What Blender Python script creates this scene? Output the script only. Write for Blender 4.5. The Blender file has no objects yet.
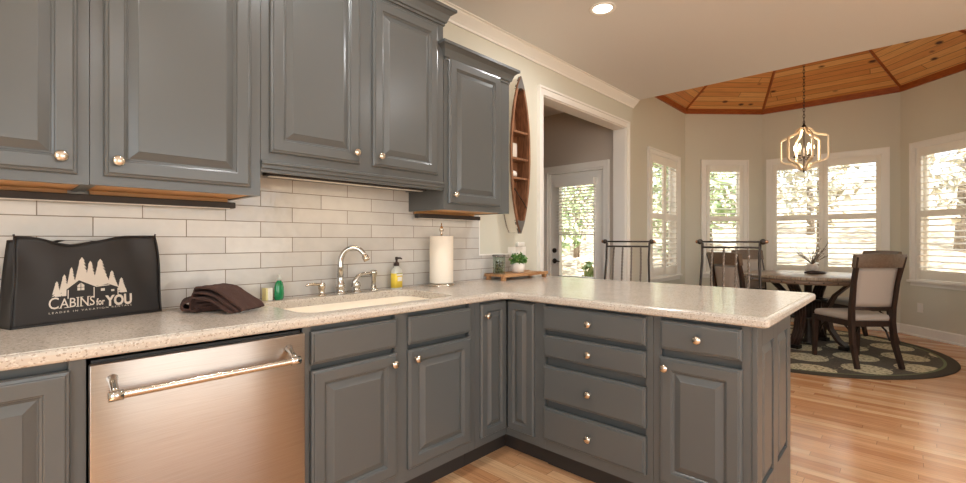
import bpy, bmesh, math, random
from mathutils import Matrix, Vector
random.seed(7)
R = math.radians
S2 = 2 ** -.5
scene = bpy.context.scene
COL = scene.collection

# ------------------------------------------------------------------ camera
cam_data = bpy.data.cameras.new('camera')
cam = bpy.data.objects.new('camera', cam_data)
COL.objects.link(cam)
cam.location = (0, -2.265, 1.2)
cam.rotation_euler = (R(90), 0, R(43.2 - 90))
cam_data.sensor_width = 36
cam_data.lens = 456.6 / 966 * 36
cam_data.shift_y = -1.5 / 966
cam_data.clip_start = .02
scene.camera = cam

# ------------------------------------------------------------------ world, sun, fill lamps, exposure
world = bpy.data.worlds.new('world')
scene.world = world
world.use_nodes = True
wn = world.node_tree.nodes
bg = wn['Background']
sky = wn.new('ShaderNodeTexSky')
sky.sky_type = 'HOSEK_WILKIE'
sky.turbidity = 5
sky.sun_direction = Vector((-.5, -.45, .75)).normalized()
mixw = wn.new('ShaderNodeMixRGB')
mixw.inputs[0].default_value = .6
mixw.inputs[2].default_value = (.93, .97, 1, 1)
world.node_tree.links.new(sky.outputs[0], mixw.inputs[1])
world.node_tree.links.new(mixw.outputs[0], bg.inputs[0])
bg.inputs[1].default_value = 6.0


def light(name, kind, loc, energy, color, rot=(0, 0, 0), size=None, size_y=None, angle=None, spread=None):
    d = bpy.data.lights.new(name, kind)
    d.energy = energy
    d.color = color
    if kind == 'AREA':
        d.shape = 'RECTANGLE' if size_y else 'DISK'
        d.size = size
        if size_y:
            d.size_y = size_y
        if spread:
            d.spread = spread
    if kind == 'SUN':
        d.angle = angle
    o = bpy.data.objects.new(name, d)
    o.location = loc
    o.rotation_euler = rot
    COL.objects.link(o)
    return o


sun = light('sun', 'SUN', (0, 0, 20), 20.0, (1, .985, .96), angle=R(1))
sun.rotation_euler = Vector((.5, .45, -.8)).to_track_quat('-Z', 'Y').to_euler()
# added fill lamps, set in unseen openings behind the camera
light('fill_south', 'AREA', (1.2, -4.97, 1.5), 36, (.82, .93, 1), rot=(R(90), 0, 0), size=3.4, size_y=2.0)
light('fill_west', 'AREA', (-1.67, -3.0, 1.6), 42, (.80, .92, 1), rot=(R(90), 0, R(-90)), size=2.4, size_y=1.9)

scene.view_settings.view_transform = 'Standard'
scene.view_settings.look = 'None'
scene.view_settings.gamma = 1
scene.view_settings.use_curve_mapping = False
scene.view_settings.exposure = -0.45
scene.cycles.use_denoising = True
scene.cycles.max_bounces = 10
scene.cycles.diffuse_bounces = 5
scene.cycles.transparent_max_bounces = 16
scene.cycles.sample_clamp_indirect = 6
scene.cycles.caustics_reflective = False
scene.cycles.caustics_refractive = False


# ------------------------------------------------------------------ materials
def srgb(r, g, b):
    f = lambda c: (c / 255 / 12.92) if c / 255 <= .04045 else ((c / 255 + .055) / 1.055) ** 2.4
    return (f(r), f(g), f(b), 1)


def mat(name, col, rough=.5, metal=0, **kw):
    m = bpy.data.materials.new(name)
    m.use_nodes = True
    p = m.node_tree.nodes['Principled BSDF']
    p.inputs['Base Color'].default_value = col
    p.inputs['Roughness'].default_value = rough
    p.inputs['Metallic'].default_value = metal
    for k, v in kw.items():
        p.inputs[k.replace('_', ' ')].default_value = v
    return m


def nd(m, typ, **kw):
    n = m.node_tree.nodes.new(typ)
    for k, v in kw.items():
        setattr(n, k, v)
    return n


def lk(m, a, b):
    m.node_tree.links.new(a, b)


def bsdf(m):
    return m.node_tree.nodes['Principled BSDF']


def math_n(m, op, a, b=None):
    n = nd(m, 'ShaderNodeMath', operation=op)
    for i, v in enumerate((a, b)):
        if v is None:
            continue
        if hasattr(v, 'links'):
            lk(m, v, n.inputs[i])
        else:
            n.inputs[i].default_value = v
    return n.outputs[0]


def ramp(m, fac, stops):
    n = nd(m, 'ShaderNodeValToRGB')
    e = n.color_ramp.elements
    while len(e) < len(stops):
        e.new(.5)
    for k, (p, c) in enumerate(stops):
        e[k].position = p
        e[k].color = c
    lk(m, fac, n.inputs[0])
    return n.outputs[0]


def mixc(m, fac, a, b, mode='MIX'):
    n = nd(m, 'ShaderNodeMixRGB', blend_type=mode)
    for i, v in enumerate((fac, a, b)):
        if hasattr(v, 'links'):
            lk(m, v, n.inputs[i])
        else:
            n.inputs[i].default_value = v
    return n.outputs[0]


def noise_of(m, vec, scale, detail=3, rough=.5):
    n = nd(m, 'ShaderNodeTexNoise')
    n.inputs['Scale'].default_value = scale
    n.inputs['Detail'].default_value = detail
    n.inputs['Roughness'].default_value = rough
    if vec is not None:
        lk(m, vec, n.inputs['Vector'])
    return n.outputs['Fac']


def coords(m, kind='Object', scale=None, rot=None):
    t = nd(m, 'ShaderNodeTexCoord').outputs[kind]
    if scale or rot:
        mp = nd(m, 'ShaderNodeMapping')
        if scale:
            mp.inputs['Scale'].default_value = scale
        if rot:
            mp.inputs['Rotation'].default_value = rot
        lk(m, t, mp.inputs[0])
        t = mp.outputs[0]
    return t


def bump(m, height, strength=.2, dist=.01):
    b = nd(m, 'ShaderNodeBump')
    b.inputs['Strength'].default_value = strength
    b.inputs['Distance'].default_value = dist
    lk(m, height, b.inputs['Height'])
    lk(m, b.outputs[0], bsdf(m).inputs['Normal'])


def vary(m, c1, c2, scale, vec=None, lo=.3, hi=.7, detail=4):
    f = noise_of(m, vec if vec is not None else coords(m), scale, detail)
    lk(m, ramp(m, f, [(lo, c1), (hi, c2)]), bsdf(m).inputs['Base Color'])
    return f


def paint(name, c, rough=.7):
    m = mat(name, c, rough)
    f = noise_of(m, coords(m), 180, 2)
    bump(m, f, .04, .002)
    return m


M = {}
M['cab'] = mat('grey_cabinet_paint', srgb(87, 89, 88), .28)
bump(M['cab'], noise_of(M['cab'], coords(M['cab']), 60, 2), .02, .002)
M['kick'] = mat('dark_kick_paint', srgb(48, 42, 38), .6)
M['cabin_inside'] = mat('maple_veneer', srgb(214, 160, 100), .5)
vary(M['cabin_inside'], srgb(206, 150, 92), srgb(222, 172, 114), 14, coords(M['cabin_inside'], scale=(1, 12, 12)))
M['nickel'] = mat('brushed_nickel', srgb(214, 203, 188), .2, 1)
M['chrome'] = mat('chrome', srgb(205, 203, 198), .1, 1)
M['steel'] = mat('stainless_steel', srgb(170, 160, 152), .3, 1, Anisotropic=.7, Anisotropic_Rotation=.25)
tg = nd(M['steel'], 'ShaderNodeCombineXYZ')      # brushed level, along the door
tg.inputs[0].default_value = 1
lk(M['steel'], tg.outputs[0], bsdf(M['steel']).inputs['Tangent'])
fs = noise_of(M['steel'], coords(M['steel'], scale=(2, 2, 260)), 4, 3)
lk(M['steel'], ramp(M['steel'], fs, [(.3, srgb(170, 158, 148)), (.7, srgb(182, 171, 162))]), bsdf(M['steel']).inputs['Base Color'])
M['black'] = mat('black_plastic', srgb(22, 20, 19), .45)
M['wall'] = paint('beige_wall_paint', srgb(208, 204, 188))
M['ceil'] = paint('ceiling_paint', srgb(216, 214, 210), .85)
M['white'] = mat('white_trim_paint', srgb(236, 232, 224), .4)
M['shutter'] = mat('white_shutter_paint', srgb(240, 235, 224), .42)
M['hall'] = paint('shaded_wall_paint', srgb(190, 178, 164))  # same paint as the other walls, with the hall's shade put into the colour
M['iron'] = mat('dark_bronze_iron', srgb(62, 54, 48), .42, .75)
M['steelrod'] = mat('twisted_grey_iron', srgb(140, 130, 120), .38, .85)
M['copperball'] = mat('copper_ball', srgb(150, 112, 84), .4, .8)
M['darkwood'] = mat('dark_walnut', srgb(62, 38, 28), .35)
vary(M['darkwood'], srgb(38, 24, 19), srgb(60, 40, 30), 12, coords(M['darkwood'], scale=(6, 6, 1)))
M['crest'] = mat('weathered_walnut', srgb(110, 88, 70), .4)
vary(M['crest'], srgb(98, 78, 62), srgb(118, 98, 80), 9, coords(M['crest'], scale=(1.5, 6, 9)))
M['uphol'] = mat('taupe_upholstery', srgb(176, 164, 152), .9)
fu = noise_of(M['uphol'], coords(M['uphol']), 320, 2)
bump(M['uphol'], fu, .25, .002)
M['tabletop'] = mat('weathered_grey_wood', srgb(150, 132, 112), .3)
M['tableedge'] = mat('table_edge_wood', srgb(120, 98, 80), .45)
vary(M['tabletop'], srgb(120, 100, 82), srgb(170, 152, 130), 6, coords(M['tabletop'], scale=(1.5, 14, 1)))
M['glasspane'] = bpy.data.materials.new('window_glass')


def glass_mat(m, tint, refl=.08):
    m.use_nodes = True
    nt = m.node_tree
    for n in list(nt.nodes):
        if n.type != 'OUTPUT_MATERIAL':
            nt.nodes.remove(n)
    t = nt.nodes.new('ShaderNodeBsdfTransparent')
    t.inputs[0].default_value = tint
    g = nt.nodes.new('ShaderNodeBsdfGlossy')
    g.inputs['Roughness'].default_value = .02
    fr = nt.nodes.new('ShaderNodeFresnel')
    ge = nt.nodes.new('ShaderNodeNewGeometry')
    mr = nt.nodes.new('ShaderNodeMapRange')
    mr.inputs['To Min'].default_value = 1.45
    mr.inputs['To Max'].default_value = 1 / 1.45
    nt.links.new(ge.outputs['Backfacing'], mr.inputs['Value'])
    nt.links.new(mr.outputs[0], fr.inputs[0])
    mx = nt.nodes.new('ShaderNodeMixShader')
    nt.links.new(fr.outputs[0], mx.inputs[0])
    nt.links.new(t.outputs[0], mx.inputs[1])
    nt.links.new(g.outputs[0], mx.inputs[2])
    nt.links.new(mx.outputs[0], nt.nodes['Material Output'].inputs[0])


glass_mat(M['glasspane'], (.97, .98, .97, 1))
M['jarglass'] = bpy.data.materials.new('jar_glass')
glass_mat(M['jarglass'], (.86, .9, .86, 1))

# tile backsplash: glazed subway tiles 305 x 73.5 mm
m = M['tile'] = mat('glazed_subway_tile', srgb(226, 217, 202), .12)
tc = nd(m, 'ShaderNodeTexCoord').outputs['Object']
sx = nd(m, 'ShaderNodeSeparateXYZ')
lk(m, tc, sx.inputs[0])
cx = nd(m, 'ShaderNodeCombineXYZ')
lk(m, math_n(m, 'ADD', sx.outputs[0], 3.05 - .0965), cx.inputs[0])
lk(m, math_n(m, 'SUBTRACT', sx.outputs[2], .9195), cx.inputs[1])
br = nd(m, 'ShaderNodeTexBrick')
br.offset = .5
br.offset_frequency = 2
br.inputs['Scale'].default_value = 1
br.inputs['Brick Width'].default_value = .305
br.inputs['Row Height'].default_value = .0735
br.inputs['Mortar Size'].default_value = .0018
br.inputs['Mortar Smooth'].default_value = .2
br.inputs['Bias'].default_value = 0
br.inputs['Color1'].default_value = srgb(208, 204, 198)
br.inputs['Color2'].default_value = srgb(196, 192, 186)
br.inputs['Mortar'].default_value = srgb(128, 116, 102)
lk(m, cx.outputs[0], br.inputs['Vector'])
cloud = noise_of(m, tc, 16, 3)
cl = ramp(m, cloud, [(.3, (.93, .93, .93, 1)), (.7, (1, 1, 1, 1))])
lk(m, mixc(m, 1, br.outputs['Color'], cl, 'MULTIPLY'), bsdf(m).inputs['Base Color'])
lk(m, math_n(m, 'ADD', math_n(m, 'MULTIPLY', br.outputs['Fac'], .6), .10), bsdf(m).inputs['Roughness'])
hgt = math_n(m, 'SUBTRACT', math_n(m, 'MULTIPLY', noise_of(m, tc, 24, 1), .8), math_n(m, 'MULTIPLY', br.outputs['Fac'], .6))
bump(m, hgt, .35, .006)

# speckled counter
m = M['counter'] = mat('speckled_quartz', srgb(214, 198, 178), .2)
tc = coords(m)
base = ramp(m, noise_of(m, tc, 7, 4), [(.3, srgb(190, 179, 166)), (.7, srgb(200, 190, 176))])
vo = nd(m, 'ShaderNodeTexVoronoi')
vo.inputs['Scale'].default_value = 230
lk(m, tc, vo.inputs['Vector'])
sepc = nd(m, 'ShaderNodeSeparateColor')
lk(m, vo.outputs['Color'], sepc.inputs[0])
dark = math_n(m, 'LESS_THAN', sepc.outputs[0], .11)
lite = math_n(m, 'GREATER_THAN', sepc.outputs[0], .86)
c1 = mixc(m, dark, base, srgb(166, 153, 139))
c2 = mixc(m, lite, c1, srgb(208, 199, 186))
lk(m, c2, bsdf(m).inputs['Base Color'])
M['sink'] = mat('cream_solid_surface', srgb(244, 232, 210), .25)
vary(M['sink'], srgb(242, 229, 206), srgb(247, 236, 216), 5)


def plank_mat(name, kind, width, length, cols, gap, rough, knots=False, swap=False):
    """kind: coordinate output; planks run along X of that space (Y when swap)"""
    m = mat(name, cols[0], rough)
    v = coords(m, kind)
    s = nd(m, 'ShaderNodeSeparateXYZ')
    lk(m, v, s.inputs[0])
    along, across = (s.outputs[1], s.outputs[0]) if swap else (s.outputs[0], s.outputs[1])
    row = math_n(m, 'FLOOR', math_n(m, 'DIVIDE', across, width))
    wn1 = nd(m, 'ShaderNodeTexWhiteNoise', noise_dimensions='1D')
    lk(m, row, wn1.inputs['W'])
    sh = math_n(m, 'ADD', math_n(m, 'DIVIDE', along, length), math_n(m, 'MULTIPLY', wn1.outputs[0], 7.3))
    seg = math_n(m, 'FLOOR', sh)
    cmb = nd(m, 'ShaderNodeCombineXYZ')
    lk(m, row, cmb.inputs[0])
    lk(m, seg, cmb.inputs[1])
    wn2 = nd(m, 'ShaderNodeTexWhiteNoise', noise_dimensions='2D')
    lk(m, cmb.outputs[0], wn2.inputs['Vector'])
    n = len(cols)
    col = ramp(m, wn2.outputs[0], [(i / (n - 1), c) for i, c in enumerate(cols)])
    g = nd(m, 'ShaderNodeCombineXYZ')
    lk(m, math_n(m, 'MULTIPLY', along, 1.6), g.inputs[0])
    lk(m, math_n(m, 'MULTIPLY', across, 34), g.inputs[1])
    lk(m, math_n(m, 'MULTIPLY', wn2.outputs[0], 31), g.inputs[2])
    grain = noise_of(m, g.outputs[0], 2.4, 6, .65)
    col = mixc(m, .75, col, ramp(m, grain, [(.25, (.62, .55, .5, 1)), (.55, (1, 1, 1, 1)), (.8, (1.12, 1.1, 1.06, 1))]), 'MULTIPLY')
    fx = math_n(m, 'FRACT', math_n(m, 'DIVIDE', across, width))
    e1 = math_n(m, 'LESS_THAN', fx, gap)
    fy = math_n(m, 'FRACT', sh)
    e2 = math_n(m, 'LESS_THAN', fy, .0025)
    edge = math_n(m, 'MAXIMUM', e1, e2)
    if knots:
        kv = nd(m, 'ShaderNodeCombineXYZ')
        lk(m, math_n(m, 'MULTIPLY', along, 3.6), kv.inputs[0])
        lk(m, math_n(m, 'MULTIPLY', across, 6.5), kv.inputs[1])
        vk = nd(m, 'ShaderNodeTexVoronoi')
        vk.inputs['Scale'].default_value = 1
        lk(m, kv.outputs[0], vk.inputs['Vector'])
        kn = ramp(m, vk.outputs['Distance'], [(.09, (1, 1, 1, 1)), (.19, (0, 0, 0, 1))])
        col = mixc(m, kn, col, srgb(72, 30, 12))
    col = mixc(m, math_n(m, 'MULTIPLY', edge, .75), col, tuple(c * .25 for c in cols[0][:3]) + (1,))
    lk(m, col, bsdf(m).inputs['Base Color'])
    lk(m, math_n(m, 'ADD', math_n(m, 'MULTIPLY', grain, .12), rough - .06), bsdf(m).inputs['Roughness'])
    bump(m, math_n(m, 'SUBTRACT', math_n(m, 'MULTIPLY', grain, .1), edge), .15, .003)
    return m


M['floor'] = plank_mat('oak_strip_floor', 'Object', .062, .95,
                       [srgb(204, 148, 102), srgb(224, 174, 128), srgb(214, 160, 114), srgb(232, 190, 146), srgb(218, 166, 120), srgb(194, 136, 92)], .02, .2, swap=True)
M['pine'] = plank_mat('knotty_pine_planks', 'UV', .088, 3.3,
                      [srgb(200, 128, 64), srgb(226, 166, 98), srgb(212, 144, 78), srgb(230, 176, 110)], .08, .4, knots=True)
M['pinetrim'] = mat('pine_trim', srgb(150, 76, 30), .4)
vary(M['pinetrim'], srgb(136, 64, 24), srgb(168, 92, 40), 6, coords(M['pinetrim'], scale=(2, 2, 14)))
M['boatwood'] = mat('boat_wood', srgb(150, 96, 60), .5)
vary(M['boatwood'], srgb(104, 66, 44), srgb(154, 108, 76), 7, coords(M['boatwood'], scale=(12, 12, 1.2)))
M['boatpaint'] = mat('cream_hull_paint', srgb(232, 224, 208), .5)
M['zinc'] = mat('zinc_cap', srgb(120, 116, 112), .45, .6)
M['traywood'] = mat('tray_wood', srgb(178, 132, 88), .5)
vary(M['traywood'], srgb(150, 104, 64), srgb(200, 154, 108), 7, coords(M['traywood'], scale=(1.5, 16, 10)))
M['bag'] = mat('black_fabric', srgb(36, 32, 30), .55)
fb = noise_of(M['bag'], coords(M['bag']), 500, 2)
bump(M['bag'], fb, .2, .001)
M['logo'] = mat('cream_print', srgb(216, 204, 190), .7)
M['towel'] = mat('brown_terry', srgb(66, 42, 34), .95)
ft = noise_of(M['towel'], coords(M['towel']), 420, 3)
bump(M['towel'], ft, .8, .004)
lk(M['towel'], ramp(M['towel'], ft, [(.3, srgb(52, 32, 26)), (.7, srgb(86, 58, 48))]), bsdf(M['towel']).inputs['Base Color'])
M['paper'] = mat('paper_towel', srgb(240, 230, 214), .95)
bump(M['paper'], noise_of(M['paper'], coords(M['paper']), 160, 2), .3, .002)
M['green'] = mat('green_soap', srgb(12, 128, 78), .15, Coat_Weight=.5)
M['clearcap'] = mat('clear_cap', srgb(205, 205, 196), .3)
M['yellow'] = mat('yellow_label', srgb(226, 198, 70), .5)
M['whitepl'] = mat('white_plastic', srgb(236, 230, 220), .4)
M['sponge_y'] = mat('yellow_sponge', srgb(222, 212, 156), .95)
M['brownpl'] = mat('brown_pump', srgb(58, 38, 32), .4)
M['pot'] = mat('white_ceramic', srgb(238, 230, 220), .35)
M['leaf'] = mat('houseplant_leaf', srgb(76, 120, 50), .5)
vary(M['leaf'], srgb(46, 92, 30), srgb(116, 158, 74), 40)
M['soil'] = mat('soil', srgb(60, 44, 32), .95)
M['pods'] = mat('green_brown_pods', srgb(110, 104, 78), .6)
vary(M['pods'], srgb(70, 62, 44), srgb(140, 140, 104), 60)
M['twig'] = mat('dry_twig', srgb(112, 96, 80), .8)
M['vase'] = mat('stone_vase', srgb(206, 196, 184), .6)
vary(M['vase'], srgb(184, 172, 160), srgb(222, 212, 200), 18)
M['champ'] = mat('champagne_metal', srgb(238, 216, 182), .35, .35)
M['candle'] = mat('candle_sleeve', srgb(236, 224, 200), .6)


def emis(name, col, s):
    m = mat(name, col, .5)
    bsdf(m).inputs['Emission Color'].default_value = col
    bsdf(m).inputs['Emission Strength'].default_value = s
    return m


M['bulb'] = emis('lit_bulb', (1, .78, .5, 1), 16)
M['canlens'] = emis('can_lens', (1, .9, .72, 1), 9)
M['canring'] = mat('can_baffle', srgb(250, 238, 215), .4)

# rug: medallions in a staggered grid
m = M['rug'] = mat('medallion_rug', srgb(86, 78, 62), .95)
tc = coords(m, rot=(0, 0, R(47)))
s = nd(m, 'ShaderNodeSeparateXYZ')
lk(m, tc, s.inputs[0])
CW, CH = .50, .43
rowi = math_n(m, 'FLOOR', math_n(m, 'DIVIDE', s.outputs[1], CH))
odd = math_n(m, 'MULTIPLY', math_n(m, 'MODULO', math_n(m, 'ADD', rowi, 20), 2), .5)
ux = math_n(m, 'SUBTRACT', math_n(m, 'FRACT', math_n(m, 'ADD', math_n(m, 'DIVIDE', s.outputs[0], CW), odd)), .5)
uy = math_n(m, 'SUBTRACT', math_n(m, 'FRACT', math_n(m, 'DIVIDE', s.outputs[1], CH)), .5)
px_ = math_n(m, 'MULTIPLY', ux, CW)
py_ = math_n(m, 'MULTIPLY', uy, CH)
dist = math_n(m, 'SQRT', math_n(m, 'ADD', math_n(m, 'POWER', px_, 2), math_n(m, 'POWER', py_, 2)))
ang = math_n(m, 'ARCTAN2', py_, px_)
pet = math_n(m, 'MULTIPLY', math_n(m, 'SINE', math_n(m, 'MULTIPLY', ang, 10)), .012)
inside = math_n(m, 'LESS_THAN', dist, .186)
rings = math_n(m, 'GREATER_THAN', math_n(m, 'SINE', math_n(m, 'MULTIPLY', math_n(m, 'ADD', dist, pet), 120)), .35)
vo = nd(m, 'ShaderNodeTexVoronoi')
vo.inputs['Scale'].default_value = 26
lk(m, tc, vo.inputs['Vector'])
spk = math_n(m, 'LESS_THAN', vo.outputs['Distance'], .33)
med = mixc(m, math_n(m, 'MULTIPLY', rings, .35), srgb(208, 198, 166), srgb(140, 128, 98))
med = mixc(m, math_n(m, 'MULTIPLY', spk, .75), med, srgb(104, 96, 74))
gx = math_n(m, 'SUBTRACT', .5, math_n(m, 'ABSOLUTE', ux))
flw = math_n(m, 'SQRT', math_n(m, 'ADD', math_n(m, 'POWER', math_n(m, 'MULTIPLY', gx, CW), 2), math_n(m, 'POWER', py_, 2)))
flower = math_n(m, 'MULTIPLY', math_n(m, 'LESS_THAN', math_n(m, 'ADD', flw, math_n(m, 'MULTIPLY', pet, 1.5)), .055), spk)
ground = ramp(m, noise_of(m, tc, 60, 2), [(.3, srgb(74, 66, 56)), (.7, srgb(96, 88, 76))])
c = mixc(m, inside, ground, med)
c = mixc(m, math_n(m, 'MULTIPLY', flower, math_n(m, 'SUBTRACT', 1, inside)), c, srgb(170, 158, 128))
s2_ = nd(m, 'ShaderNodeVectorMath', operation='LENGTH')
lk(m, tc, s2_.inputs[0])
rad = s2_.outputs['Value']
bord = math_n(m, 'GREATER_THAN', rad, 1.26)
c = mixc(m, bord, c, srgb(66, 56, 44))
line = math_n(m, 'LESS_THAN', math_n(m, 'ABSOLUTE', math_n(m, 'SUBTRACT', rad, 1.275)), .012)
c = mixc(m, line, c, srgb(112, 118, 84))
lk(m, c, bsdf(m).inputs['Base Color'])
bump(m, noise_of(m, tc, 300, 2), .5, .003)

M['ground'] = mat('leaf_litter', srgb(170, 150, 126), .95)
vary(M['ground'], srgb(132, 104, 78), srgb(206, 194, 172), 5, detail=8)
M['paving'] = mat('pale_paving', srgb(226, 222, 214), .9)
vary(M['paving'], srgb(214, 208, 198), srgb(234, 230, 222), 3)
M['bark'] = mat('bark', srgb(112, 96, 82), .95)
vary(M['bark'], srgb(84, 70, 58), srgb(150, 136, 120), 9, coords(M['bark'], scale=(5, 5, 1)))
M['treeleaf'] = mat('sunlit_leaves', srgb(156, 176, 100), .6)
vary(M['treeleaf'], srgb(104, 132, 74), srgb(206, 214, 176), 2)
M['dryleaf'] = mat('pale_dry_leaves', srgb(200, 194, 172), .7)
vary(M['dryleaf'], srgb(150, 138, 112), srgb(226, 224, 208), 2)
M['shrubleaf'] = mat('shrub_leaves', srgb(74, 116, 62), .5)
vary(M['shrubleaf'], srgb(50, 92, 46), srgb(110, 150, 84), 6)


# ------------------------------------------------------------------ mesh helper
class MB:
    def __init__(self, mtx=None):
        self.bm = bmesh.new()
        self.m = mtx or Matrix()

    def _add(self, fn, smooth=False):
        nf = len(self.bm.faces)
        vs = fn(self.bm)
        for v in vs:
            v.co = self.m @ v.co
        self.bm.faces.ensure_lookup_table()
        if smooth:
            for f in self.bm.faces[nf:]:
                f.smooth = True
        return self

    def box(self, x0, x1, y0, y1, z0, z1, b=0):
        # a hair of difference in size keeps neighbouring boxes from sharing a face plane
        self.k = getattr(self, 'k', 0) + 1
        e = (self.k * 4 % 11 - 5) * 4e-5
        x0, x1, y0, y1, z0, z1 = x0 - e, x1 + e, y0 - e, y1 + e, z0 - e, z1 + e

        def fn(bm):
            r = bmesh.ops.create_cube(bm, size=1)
            vs = r['verts']
            for v in vs:
                v.co = Vector(((x0 + x1) / 2 + v.co.x * (x1 - x0), (y0 + y1) / 2 + v.co.y * (y1 - y0), (z0 + z1) / 2 + v.co.z * (z1 - z0)))
            if b:
                es = list({e for v in vs for e in v.link_edges})
                r = bmesh.ops.bevel(bm, geom=es, offset=b, segments=2, profile=.5, affect='EDGES')
                return list({v for v in r['verts']} | {v for v in vs if v.is_valid})
            return vs
        return self._add(fn)

    def rings(self, rs, close0=True, close1=True, loop=False, smooth=True):
        """rs: list of rings (same count of points); bridged in order"""
        def fn(bm):
            V = [[bm.verts.new(p) for p in r] for r in rs]
            n = len(V[0])
            seq = list(zip(V, V[1:])) + ([(V[-1], V[0])] if loop else [])
            for a, b_ in seq:
                for i in range(n):
                    j = (i + 1) % n
                    try:
                        bm.faces.new((a[i], a[j], b_[j], b_[i]))
                    except ValueError:
                        pass
            if close0 and not loop:
                bm.faces.new(list(reversed(V[0])))
            if close1 and not loop:
                bm.faces.new(V[-1])
            return [v for r in V for v in r]
        return self._add(fn, smooth)

    def lathe(self, prof, c=(0, 0, 0), axis='z', n=24):
        rs = []
        for r, h in prof:
            ring = []
            for i in range(n):
                a = 2 * math.pi * i / n
                x, y = max(r, 1e-5) * math.cos(a), max(r, 1e-5) * math.sin(a)
                if axis == 'z':
                    p = (c[0] + x, c[1] + y, c[2] + h)
                elif axis == 'y':
                    p = (c[0] + x, c[1] - h, c[2] + y)
                else:
                    p = (c[0] + h, c[1] + x, c[2] + y)
                ring.append(p)
            rs.append(ring)
        return self.rings(rs)

    def tube(self, pts, r, n=10, closed=False, flat=1.0):
        pts = [Vector(p) for p in pts]
        rr = r if isinstance(r, (list, tuple)) else [r] * len(pts)
        rs = []
        up = None
        for i, p in enumerate(pts):
            if closed:
                t = pts[(i + 1) % len(pts)] - pts[i - 1]
            else:
                t = pts[min(i + 1, len(pts) - 1)] - pts[max(i - 1, 0)]
            t.normalize()
            if up is None:
                up = Vector((0, 0, 1)) if abs(t.z) < .9 else Vector((1, 0, 0))
            side = t.cross(up)
            if side.length < 1e-4:
                side = t.cross(Vector((0, 1, 0)))
            side.normalize()
            up = side.cross(t).normalized()
            rs.append([p + side * rr[i] * math.cos(2 * math.pi * k / n) + up * rr[i] * flat * math.sin(2 * math.pi * k / n) for k in range(n)])
        return self.rings(rs, loop=closed)

    def bar(self, pts, w, h, side, closed=False):
        """square bar along pts; side = fixed width direction"""
        pts = [Vector(p) for p in pts]
        sd = Vector(side).normalized()
        rs = []
        for i, p in enumerate(pts):
            if closed:
                t = pts[(i + 1) % len(pts)] - pts[i - 1]
            else:
                t = pts[min(i + 1, len(pts) - 1)] - pts[max(i - 1, 0)]
            t.normalize()
            nrm = sd.cross(t).normalized()
            ww = w[i] if isinstance(w, (list, tuple)) else w
            hh = h[i] if isinstance(h, (list, tuple)) else h
            rs.append([p + sd * ww / 2 * a + nrm * hh / 2 * b_ for a, b_ in ((-1, -1), (1, -1), (1, 1), (-1, 1))])
        return self.rings(rs, loop=closed, smooth=False)

    def prism(self, poly, h0, h1, plane='xz', smooth=False):
        """poly extruded: plane xz -> along y from h0 to h1; xy -> along z; yz -> along x"""
        f = {'xz': lambda a, b_, h: (a, h, b_), 'xy': lambda a, b_, h: (a, b_, h), 'yz': lambda a, b_, h: (h, a, b_)}[plane]
        return self.rings([[f(a, b_, h0) for a, b_ in poly], [f(a, b_, h1) for a, b_ in poly]], smooth=smooth)

    def quad(self, *p):
        def fn(bm):
            vs = [bm.verts.new(q) for q in p]
            bm.faces.new(vs)
            return vs
        return self._add(fn)

    def sphere(self, c, r, n=16, sz=1):
        k = n // 2
        prof = [(r * math.sin(math.pi * i / k), -r * sz * math.cos(math.pi * i / k)) for i in range(k + 1)]
        return self.lathe(prof, c, n=n)

    def build(self, name, material, parent=None, norm=True):
        bm = self.bm
        bmesh.ops.remove_doubles(bm, verts=bm.verts, dist=1e-6)
        if norm:
            bmesh.ops.recalc_face_normals(bm, faces=bm.faces)
        me = bpy.data.meshes.new(name)
        bm.to_mesh(me)
        bm.free()
        if material:
            me.materials.append(material)
        o = bpy.data.objects.new(name, me)
        COL.objects.link(o)
        if parent:
            o.parent = parent
        return o


def shade_edges(o, ang=35):
    """smooth shading with sharp edges kept"""
    me = o.data
    bm = bmesh.new()
    bm.from_mesh(me)
    for f in bm.faces:
        f.smooth = True
    for e in bm.edges:
        e.smooth = not (len(e.link_faces) == 2 and e.calc_face_angle(0) > R(ang))
    bm.to_mesh(me)
    bm.free()
    return o


def thing(name, label, cat, loc=(0, 0, 0), rz=0, group=None):
    o = bpy.data.objects.new(name, None)
    o.empty_display_size = .05
    COL.objects.link(o)
    o.location = loc
    o.rotation_euler = (0, 0, rz)
    return tag(o, label, cat, group)


def tag(o, label=None, cat=None, group=None, kind=None):
    for k, v in (('label', label), ('category', cat), ('group', group), ('kind', kind)):
        if v:
            o[k] = v
    return o


def struct(o):
    o['kind'] = 'structure'
    return o


def dup(root, loc, rz, label=None):
    r = root.copy()
    COL.objects.link(r)
    r.location = loc
    r.rotation_euler = (0, 0, rz)
    if label:
        r['label'] = label
    for ch in list(root.children):
        c_ = ch.copy()
        COL.objects.link(c_)
        c_.parent = r
        for g in list(ch.children):
            d_ = g.copy()
            COL.objects.link(d_)
            d_.parent = c_
    return r


def frame(P0, e):
    """local x along wall e, local -y to the room, z up"""
    e = Vector((e[0], e[1], 0)).normalized()
    y = Vector((-e.y, e.x, 0))
    return Matrix(((e.x, y.x, 0, P0[0]), (e.y, y.y, 0, P0[1]), (0, 0, 1, 0), (0, 0, 0, 1)))


# ------------------------------------------------------------------ room shell
CEIL = 2.743
BAYZ = 3.117
BA, BB, BC, BD = (7.17, .25), (8.02, -.60), (8.02, -2.16), (7.17, -3.01)


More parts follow.
